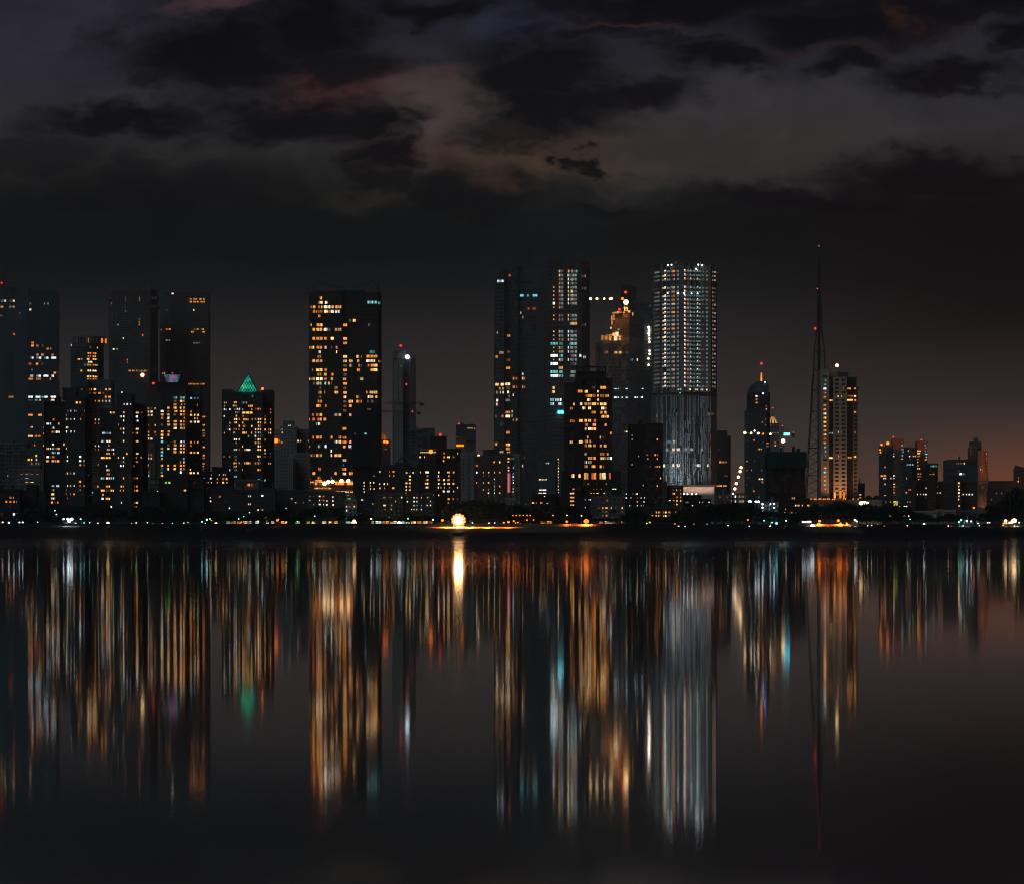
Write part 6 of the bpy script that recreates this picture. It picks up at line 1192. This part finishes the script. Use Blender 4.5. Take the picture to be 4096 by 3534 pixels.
# ------------------------------------------------------------------ trees
LEAF = mat('foliage', (.045, .065, .04), .7, .5, 1.5, .2); LEAFP = mat('palm fronds', (.04, .055, .035), .6, .4, 1.5, .2); BARK = mat('bark', (.09, .075, .06))
def crown_mesh(seed, lobes, n):
    R = random.Random(seed); b = MB()
    L_ = [(R.uniform(-.3, .3), R.uniform(-.3, .3), R.uniform(.5, .86), R.uniform(.17, .3)) for _ in range(lobes)]
    for i in range(n):
        x, y, z, r = R.choice(L_)
        v = Vector((R.gauss(0, 1), R.gauss(0, 1), R.gauss(0, .8))).normalized()*(r*R.uniform(.55, 1.08))
        c = Vector((x, y, z))+v
        if c.z < .22: continue
        s = R.uniform(.018, .042)
        for _ in range(2):
            u = Vector((R.gauss(0, 1), R.gauss(0, 1), R.gauss(0, 1))).normalized(); w = u.cross(Vector((R.gauss(0, 1), R.gauss(0, 1), R.gauss(0, 1)))).normalized()
            b.quad(c-u*s-w*s*.6, c+u*s-w*s*.6, c+u*s*.8+w*s*.7, c-u*s*.7+w*s*.6)
    return b.mesh('crown', [LEAF]), L_
def trunk_mesh(L_):
    b = MB(); b.beam((0, 0, 0), (.01, 0, .32), .026, .018, k=6)
    for x, y, z, r in L_: b.beam((.01, 0, .3), (x, y, z), .014, .005, k=4)
    return b.mesh('trunk', [BARK])
TV = []
for s_ in range(6):
    cm, L_ = crown_mesh(s_, 5+s_, 900); TV.append((cm, trunk_mesh(L_)))
def palm_meshes(seed):
    R = random.Random(seed); b = MB()
    for k in range(17):
        a = 2*math.pi*k/17+R.uniform(-.15, .15); up = R.uniform(.0, .16); ln = R.uniform(.2, .27); pr = None
        for j in range(7):
            f = j/6; p = Vector((math.cos(a)*ln*f, math.sin(a)*ln*f, .86+up*math.sin(f*2.2)-.20*f*f)); w = .028*math.sin(.25+f*2.6); sd = Vector((-math.sin(a), math.cos(a), 0))
            if pr: b.quad(pr[0]-pr[1]*sd, pr[0]+Vector((0, 0, .01)), p+Vector((0, 0, .01)), p-w*sd-Vector((0, 0, .02))); b.quad(pr[0]+pr[1]*sd, pr[0]+Vector((0, 0, .01)), p+Vector((0, 0, .01)), p+w*sd-Vector((0, 0, .02)))
            pr = (p, w)
    t_ = MB(); pts = [(0, 0, 0), (.02, 0, .3), (.03, 0, .6), (0, 0, .86)]
    for p, q in zip(pts, pts[1:]): t_.beam(p, q, .016, .012, k=6)
    return b.mesh('crown', [LEAFP]), t_.mesh('trunk', [BARK])
PV = [palm_meshes(1), palm_meshes(2)]
def tree(px, ytop, D, wide=1.0, palm=False, zg=None, text=None):
    zg = GZ-.3 if zg is None else zg
    h = max(4.0, PZ(ytop, D)-zg); cm, tm = random.choice(PV if palm else TV)
    r = empty('palm_tree' if palm else 'broadleaf_tree', '', 'palm' if palm else 'tree', (PX(px, D), D, zg), 'palms along the shore' if palm else 'trees along the shore')
    size = 'low' if h < 9 else 'mid-sized' if h < 15 else 'tall'
    later(r, px, text or ('%s dark palm' % size if palm else '%s dark %s tree' % (size, 'spreading' if wide > 1.15 else 'leafy')))
    r.rotation_euler = (0, 0, random.uniform(0, 6.28)); s = h/(1.02 if palm else 1.05)
    w = s*(wide if not palm else 1)
    for nm, me in (('trunk', tm), ('crown', cm)):
        o = bpy.data.objects.new(nm, me); COL.objects.link(o); o.parent = r; o.scale = (w, w, s)
    return r
PROF = [(-30, 2060), (60, 2065), (85, 2040), (110, 2024), (150, 2028), (185, 2052), (215, 2062), (262, 2040), (300, 2020), (345, 2022), (380, 1998), (410, 2010), (445, 2025), (480, 2030), (520, 2045), (560, 2040), (600, 2010), (650, 2028), (700, 2018),
        (750, 2034), (800, 2050), (850, 2048), (900, 2040), (950, 2062), (1010, 2062), (1060, 2030), (1090, 2046), (1130, 2058), (1180, 2050), (1225, 2025), (1262, 2018), (1300, 2040), (1330, 2012), (1362, 2030), (1400, 2066), (1450, 2050), (1500, 2072), (1560, 2072),
        (1625, 2050), (1660, 2064), (1690, 2058), (1730, 2060), (1780, 2045), (1830, 1998), (1880, 1992), (1930, 1998), (1980, 2005), (2030, 2010), (2080, 2015), (2140, 2020), (2200, 2012), (2260, 2010), (2320, 2030), (2360, 2072), (2420, 2076), (2480, 2076), (2530, 2034), (2556, 2042), (2620, 2062), (2680, 2066),
        (2730, 2032), (2780, 2012), (2830, 2008), (2880, 2010), (2930, 2008), (2980, 2004), (3030, 2030), (3080, 2036), (3130, 2046), (3180, 2052), (3230, 2030), (3280, 2012), (3330, 2006), (3380, 2004), (3430, 2010), (3480, 2020), (3530, 2024), (3580, 2016), (3630, 2022), (3680, 2048), (3720, 2062), (3760, 2080), (4100, 2090)]
def prof(px):
    for (a_, ya), (b_, yb) in zip(PROF, PROF[1:]):
        if a_ <= px <= b_: return ya+(yb-ya)*(px-a_)/(b_-a_)
    return 2080
px = -20
while px < 3760:
    y = prof(px)+random.uniform(-3, 6); D = random.uniform(2582, 2612)
    if 1500 < px < 1610 or 2370 < px < 2500: D = 2572
    hh = PZ(y, D)-GZ
    tree(px, y, D, random.choice([.95, 1.1, 1.3]) if hh > 8 else 1.5)
    px += max(17, min(46, hh*6.2*random.uniform(.42, .6)))
# denser second row where the photograph shows solid dark wood
for x0, x1 in ((560, 830), (1810, 2060), (2060, 2240), (2700, 3000), (3240, 3700), (250, 470)):
    px = x0
    while px < x1:
        y = prof(px)+random.uniform(4, 16); tree(px, y, random.uniform(2614, 2640), random.choice([1.1, 1.35])); px += random.uniform(26, 38)
    px = x0+8
    while px < x1:
        tree(px, min(2080, prof(px)+random.uniform(28, 46)), random.uniform(2566, 2578), 1.6, text='low dark shrubby tree'); px += random.uniform(22, 32)
for x, y, D in ((345, 2058, 2570), (398, 1995, 2590), (468, 2018, 2590), (520, 2012, 2590), (1460, 2030, 2600), (2394, 2032, 2575), (2455, 2030, 2575), (3366, 1996, 2600), (3405, 2008, 2590), (3561, 2008, 2620), (3540, 2016, 2620), (3612, 2020, 2610), (3300, 2014, 2600), (2990, 1998, 2650), (1950, 2040, 2590), (735, 2040, 2600)):
    tree(x, y, D, 1, True)
for x, y in ((4038, 1955), (4068, 1938), (4090, 1960)): tree(x, y, 3000, 1, True, text='tall hazy palm')
for x, y, w in ((4020, 1992, 1.3), (4060, 1975, 1.4), (4100, 1985, 1.3), (3985, 2010, 1.3)): tree(x, y, 3020, w, text='hazy broad tree on the rise')
for x, y, w in ((3775, 2058, 1.3), (3798, 2050, 1.4), (3822, 2058, 1.2), (3845, 2060, 1.0), (3890, 2060, 1.0), (3945, 2050, 1.5), (3975, 2042, 1.4), (4000, 2060, 1.6), (4040, 2046, 1.4), (4080, 2040, 1.4), (4098, 2052, 1.3)):
    tree(x, y, 2640 if w > 1.1 else 2625, w, text='lamplit spreading tree')
px = 3690
while px < 4110:
    tree(px, random.uniform(2084, 2092), random.uniform(2560, 2572), 1.7, text='low black shrubby tree'); px += random.uniform(16, 26)
px = 2500
while px < 3560:
    if not (3230 < px < 3400): tree(px, random.uniform(2076, 2090), random.uniform(2562, 2572), 1.7, text='low black shrubby tree')
    px += random.uniform(26, 44)

# ------------------------------------------------------------------ people on the sand
def person(px, py, D, label):
    z0 = PZ(py, D); b = bpy.data.meshes.new('person')
    x = PX(px, D); J = [(0, 0, .95), (0, 0, 1.2), (0, 0, 1.45), (0, 0, 1.58), (0, 0, 1.72), (.1, 0, .9), (.14, .1, .5), (.16, .02, .06), (.16, -.12, .03), (-.1, 0, .9), (-.12, -.12, .5), (-.14, -.02, .06), (-.14, -.16, .03), (.2, 0, 1.42), (.27, .05, 1.15), (.28, -.05, .9), (-.2, 0, 1.42), (-.27, -.05, 1.15), (-.26, -.12, .92)]
    E = [(0, 1), (1, 2), (2, 3), (3, 4), (0, 5), (5, 6), (6, 7), (7, 8), (0, 9), (9, 10), (10, 11), (11, 12), (2, 13), (13, 14), (14, 15), (2, 16), (16, 17), (17, 18)]
    Rr = [.15, .15, .16, .06, .11, .1, .07, .045, .04, .1, .07, .045, .04, .07, .05, .035, .07, .05, .035]
    b.from_pydata(J, E, []); o = bpy.data.objects.new('person', b); COL.objects.link(o); o.location = (x, D, z0)
    m_ = o.modifiers.new('skin', 'SKIN'); 
    for i, v in enumerate(b.skin_vertices[0].data): v.radius = (Rr[i], Rr[i]); v.use_root = (i == 0)
    s = o.modifiers.new('sub', 'SUBSURF'); s.levels = 1; s.render_levels = 1
    b.materials.append(M['dark']); tag(o, label, 'person'); return o

# ------------------------------------------------------------------ ground, beach, sea wall, water
def ground_z(D, x):
    w = mnoise.noise(Vector((x*.004, D*.01, 0)))*6
    pts = [(2240, -2.5), (2302+w, -.05), (2400, 4.6), (2482+w*.5, 9.4), (2520, 11.0), (2557, 12.6), (2558.5, 13.6), (2600, 13.7), (12000, 13.9)]
    px_ = x/D*F+2048
    for (a_, za), (b_, zb) in zip(pts, pts[1:]):
        if D <= b_:
            f = max(0, (D-a_)/(b_-a_)); z = za+(zb-za)*f; break
    if 2300 < D < 2557: z += mnoise.noise(Vector((x*.05, D*.08, 3)))*.35*min(1, (D-2300)/60)
    return z
ys = [2240, 2290, 2300, 2310, 2330, 2350, 2375, 2400, 2420, 2440, 2455, 2470, 2480, 2490, 2500, 2510, 2520, 2530, 2540, 2550, 2557, 2558.5, 2600, 3000, 4000, 6000, 9300]
xs = [-3200+i*10*1.0 for i in range(0, 0)]
xs = [-3200, -2000, -1200, -700]+[-420+i*6 for i in range(141)]+[700, 1200, 2000, 3200]
v = []; f = []
for y in ys:
    for x in xs: v.append((x, y, ground_z(y, x)))
nx = len(xs)
for j in range(len(ys)-1):
    for i in range(nx-1): f.append((j*nx+i, j*nx+i+1, (j+1)*nx+i+1, (j+1)*nx+i))
me = bpy.data.meshes.new('ground'); me.from_pydata(v, [], f)
gm = mat('sand and dark mud', (.2, .17, .13), .7, .2, .3); t_ = gm.node_tree; bs = t_.nodes['Principled BSDF']
geo = t_.nodes.new('ShaderNodeNewGeometry'); sp = t_.nodes.new('ShaderNodeSeparateXYZ'); t_.links.new(geo.outputs['Position'], sp.inputs[0])
nz = t_.nodes.new('ShaderNodeTexNoise'); nz.inputs['Scale'].default_value = .02; t_.links.new(geo.outputs['Position'], nz.inputs['Vector'])
ad = t_.nodes.new('ShaderNodeMath'); ad.operation = 'MULTIPLY_ADD'; t_.links.new(nz.outputs['Fac'], ad.inputs[0]); ad.inputs[1].default_value = 3.0; t_.links.new(sp.outputs[2], ad.inputs[2])
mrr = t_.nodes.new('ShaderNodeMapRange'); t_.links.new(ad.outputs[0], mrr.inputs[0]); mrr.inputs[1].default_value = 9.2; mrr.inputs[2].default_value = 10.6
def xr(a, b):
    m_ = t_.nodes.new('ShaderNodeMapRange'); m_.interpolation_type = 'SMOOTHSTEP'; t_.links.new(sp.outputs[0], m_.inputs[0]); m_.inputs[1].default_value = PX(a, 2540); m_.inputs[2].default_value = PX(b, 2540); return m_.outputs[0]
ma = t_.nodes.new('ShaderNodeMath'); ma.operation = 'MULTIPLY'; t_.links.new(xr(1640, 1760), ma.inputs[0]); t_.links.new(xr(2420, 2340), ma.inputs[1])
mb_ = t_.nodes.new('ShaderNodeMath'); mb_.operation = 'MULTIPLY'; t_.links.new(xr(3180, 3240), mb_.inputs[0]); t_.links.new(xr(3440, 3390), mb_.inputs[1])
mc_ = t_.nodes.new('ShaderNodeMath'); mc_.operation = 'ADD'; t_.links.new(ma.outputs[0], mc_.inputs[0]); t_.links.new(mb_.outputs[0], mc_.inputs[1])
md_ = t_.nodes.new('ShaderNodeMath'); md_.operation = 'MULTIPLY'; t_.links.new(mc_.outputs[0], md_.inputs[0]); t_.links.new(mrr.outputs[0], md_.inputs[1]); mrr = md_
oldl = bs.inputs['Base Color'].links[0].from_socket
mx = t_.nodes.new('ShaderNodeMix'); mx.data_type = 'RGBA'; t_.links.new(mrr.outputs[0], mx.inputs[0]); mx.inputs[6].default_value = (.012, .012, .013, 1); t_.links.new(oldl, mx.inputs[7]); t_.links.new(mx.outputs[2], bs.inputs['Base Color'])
wr = t_.nodes.new('ShaderNodeMapRange'); t_.links.new(ad.outputs[0], wr.inputs[0]); wr.inputs[1].default_value = 3.0; wr.inputs[2].default_value = 10.5; wr.inputs[3].default_value = .2; wr.inputs[4].default_value = .65
t_.links.new(wr.outputs[0], bs.inputs['Roughness'])
me.materials.append(gm); g = bpy.data.objects.new('ground', me); COL.objects.link(g); g['kind'] = 'structure'
# sea wall along the west promenade
bb = MB(); x0 = PX(-300, 2558)
for i in range(60):
    xa = x0+i*7.0; 
    if xa > PX(2215, 2558): break
    bb.box(xa, xa+6.95, 2558.4+.02*(i % 2), 2559.4, 10.5, 14.05+.03*(i % 3))
    bb.box(xa+.4, xa+.8, 2558.9, 2559.2, 14.0, 14.9)
bb.box(x0, PX(2215, 2558), 2558.95, 2559.1, 14.75, 14.85)
o = bb.build('sea_wall', [M['dark']]); tag(o, 'long low sea wall with a railing between the beach and the seafront', 'sea wall')
# wet pools on the mud
pm = mat('wet pool', (.02, .02, .02), .08, .1, spec=1.0)
for px, py, w in ((275, 2134, 26), (432, 2137, 16), (912, 2125, 12), (1360, 2138, 8), (1417, 2136, 18), (1597, 2139, 14), (1730, 2129, 12), (1770, 2129, 12), (1836, 2130, 44), (2345, 2128, 22), (3285, 2138, 30), (3345, 2138, 30), (1000, 2118, 46)):
    # ground point on this line of sight
    D = 2310.0
    while D < 2556 and PZ(py, D) < ground_z(D, PX(px, D))-0.0: D += 1
    D = 2480
    for q in range(2302, 2557):
        if abs((YH-(ground_z(q, PX(px, q))-CH)/q*F)-py) < .8: D = q; break
    x = PX(px, D); z = ground_z(D, x); n = 14; b_ = MB()
    ring_ = [(x+w/F*D/2*math.cos(6.283*i/n)*random.uniform(.8, 1.1), D+7*math.sin(6.283*i/n)*random.uniform(.7, 1.1)) for i in range(n)]
    b_.prism(ring_, z-1.5, z+.45); o = b_.build('puddle', [pm]); o['kind'] = 'structure'
# water
wm = bpy.data.materials.new('calm bay water'); wm.use_nodes = True; t_ = wm.node_tree; t_.nodes.clear()
gl = t_.nodes.new('ShaderNodeBsdfGlossy'); gl.distribution = 'GGX'; gl.inputs['Color'].default_value = (.95, .95, .97, 1)
geo = t_.nodes.new('ShaderNodeNewGeometry'); nz = t_.nodes.new('ShaderNodeTexNoise'); nz.inputs['Scale'].default_value = .004; nz.inputs['Detail'].default_value = 4
t_.links.new(geo.outputs['Position'], nz.inputs['Vector'])
mr_ = t_.nodes.new('ShaderNodeMapRange'); t_.links.new(nz.outputs['Fac'], mr_.inputs[0]); mr_.inputs[3].default_value = .036; mr_.inputs[4].default_value = .044; t_.links.new(mr_.outputs[0], gl.inputs['Roughness'])
df = t_.nodes.new('ShaderNodeBsdfDiffuse'); df.inputs[0].default_value = (.02, .022, .03, 1)
fr = t_.nodes.new('ShaderNodeMixShader'); fr.inputs[0].default_value = .96; t_.links.new(df.outputs[0], fr.inputs[1]); t_.links.new(gl.outputs[0], fr.inputs[2])
oo = t_.nodes.new('ShaderNodeOutputMaterial'); t_.links.new(fr.outputs[0], oo.inputs[0])
me = bpy.data.meshes.new('water'); me.from_pydata([(-3200, -250, 0), (3200, -250, 0), (3200, 2330, 0), (-3200, 2330, 0)], [], [(0, 1, 2, 3)]); me.materials.append(wm)
o = bpy.data.objects.new('water', me); COL.objects.link(o); o['kind'] = 'structure'
for px, py, lab in ((1918, 2120, 'small dark figure standing on the lit sand east of the floodlight'), (2170, 2128, 'lone dark figure on the dim sand at the east end of the beach')):
    D = 2500
    for q in range(2440, 2557):
        if abs((YH-(ground_z(q, PX(px, q))-CH)/q*F)-py) < 1.0: D = q; break
    p = person(px, py, D, lab); p.location.z = ground_z(D, PX(px, D))-.02

# spots behind the glowing heads, plus unseen ones added to light walls and sand
for i, q in enumerate(LIGHTS):
    px, py, D, col, pw, r = q[:6]; up = len(q) > 6
    ld = bpy.data.lights.new('lamp_or_fill', 'SPOT'); ld.spot_size = math.radians(158); ld.spot_blend = .25; ld.energy = pw*LG*.6; ld.color = col; ld.shadow_soft_size = r
    lo = bpy.data.objects.new('lamp_or_fill', ld); COL.objects.link(lo); lo.location = (PX(px, D), D-r-1.0, PZ(py, D)); lo.rotation_euler = (math.pi if up else 0, 0, 0)

# the floodlight's beam, thrown over the sand towards the bay
ld = bpy.data.lights.new('flood_beam', 'SPOT'); ld.spot_size = math.radians(140); ld.spot_blend = .6; ld.energy = 9000; ld.color = (1, .48, .18); ld.shadow_soft_size = 3.0
lo = bpy.data.objects.new('flood_beam', ld); COL.objects.link(lo); lo.location = (PX(1834, 2546), 2544.5, PZ(2079, 2546)); lo.rotation_euler = (math.radians(72), 0, math.pi)
# ------------------------------------------------------------------ haze
if HAZE:
    bb = MB(); bb.box(-3400, 3400, -300, 9500, -4, 430)
    hm_ = bpy.data.materials.new('night haze'); hm_.use_nodes = True; t_ = hm_.node_tree; t_.nodes.clear()
    pv = t_.nodes.new('ShaderNodeVolumePrincipled'); pv.inputs['Color'].default_value = (.84, .92, .98, 1); pv.inputs['Density'].default_value = HAZE; pv.inputs['Anisotropy'].default_value = .7
    oo = t_.nodes.new('ShaderNodeOutputMaterial'); t_.links.new(pv.outputs[0], oo.inputs['Volume'])
    bb.build('haze', [hm_], None, 'stuff')
settle()
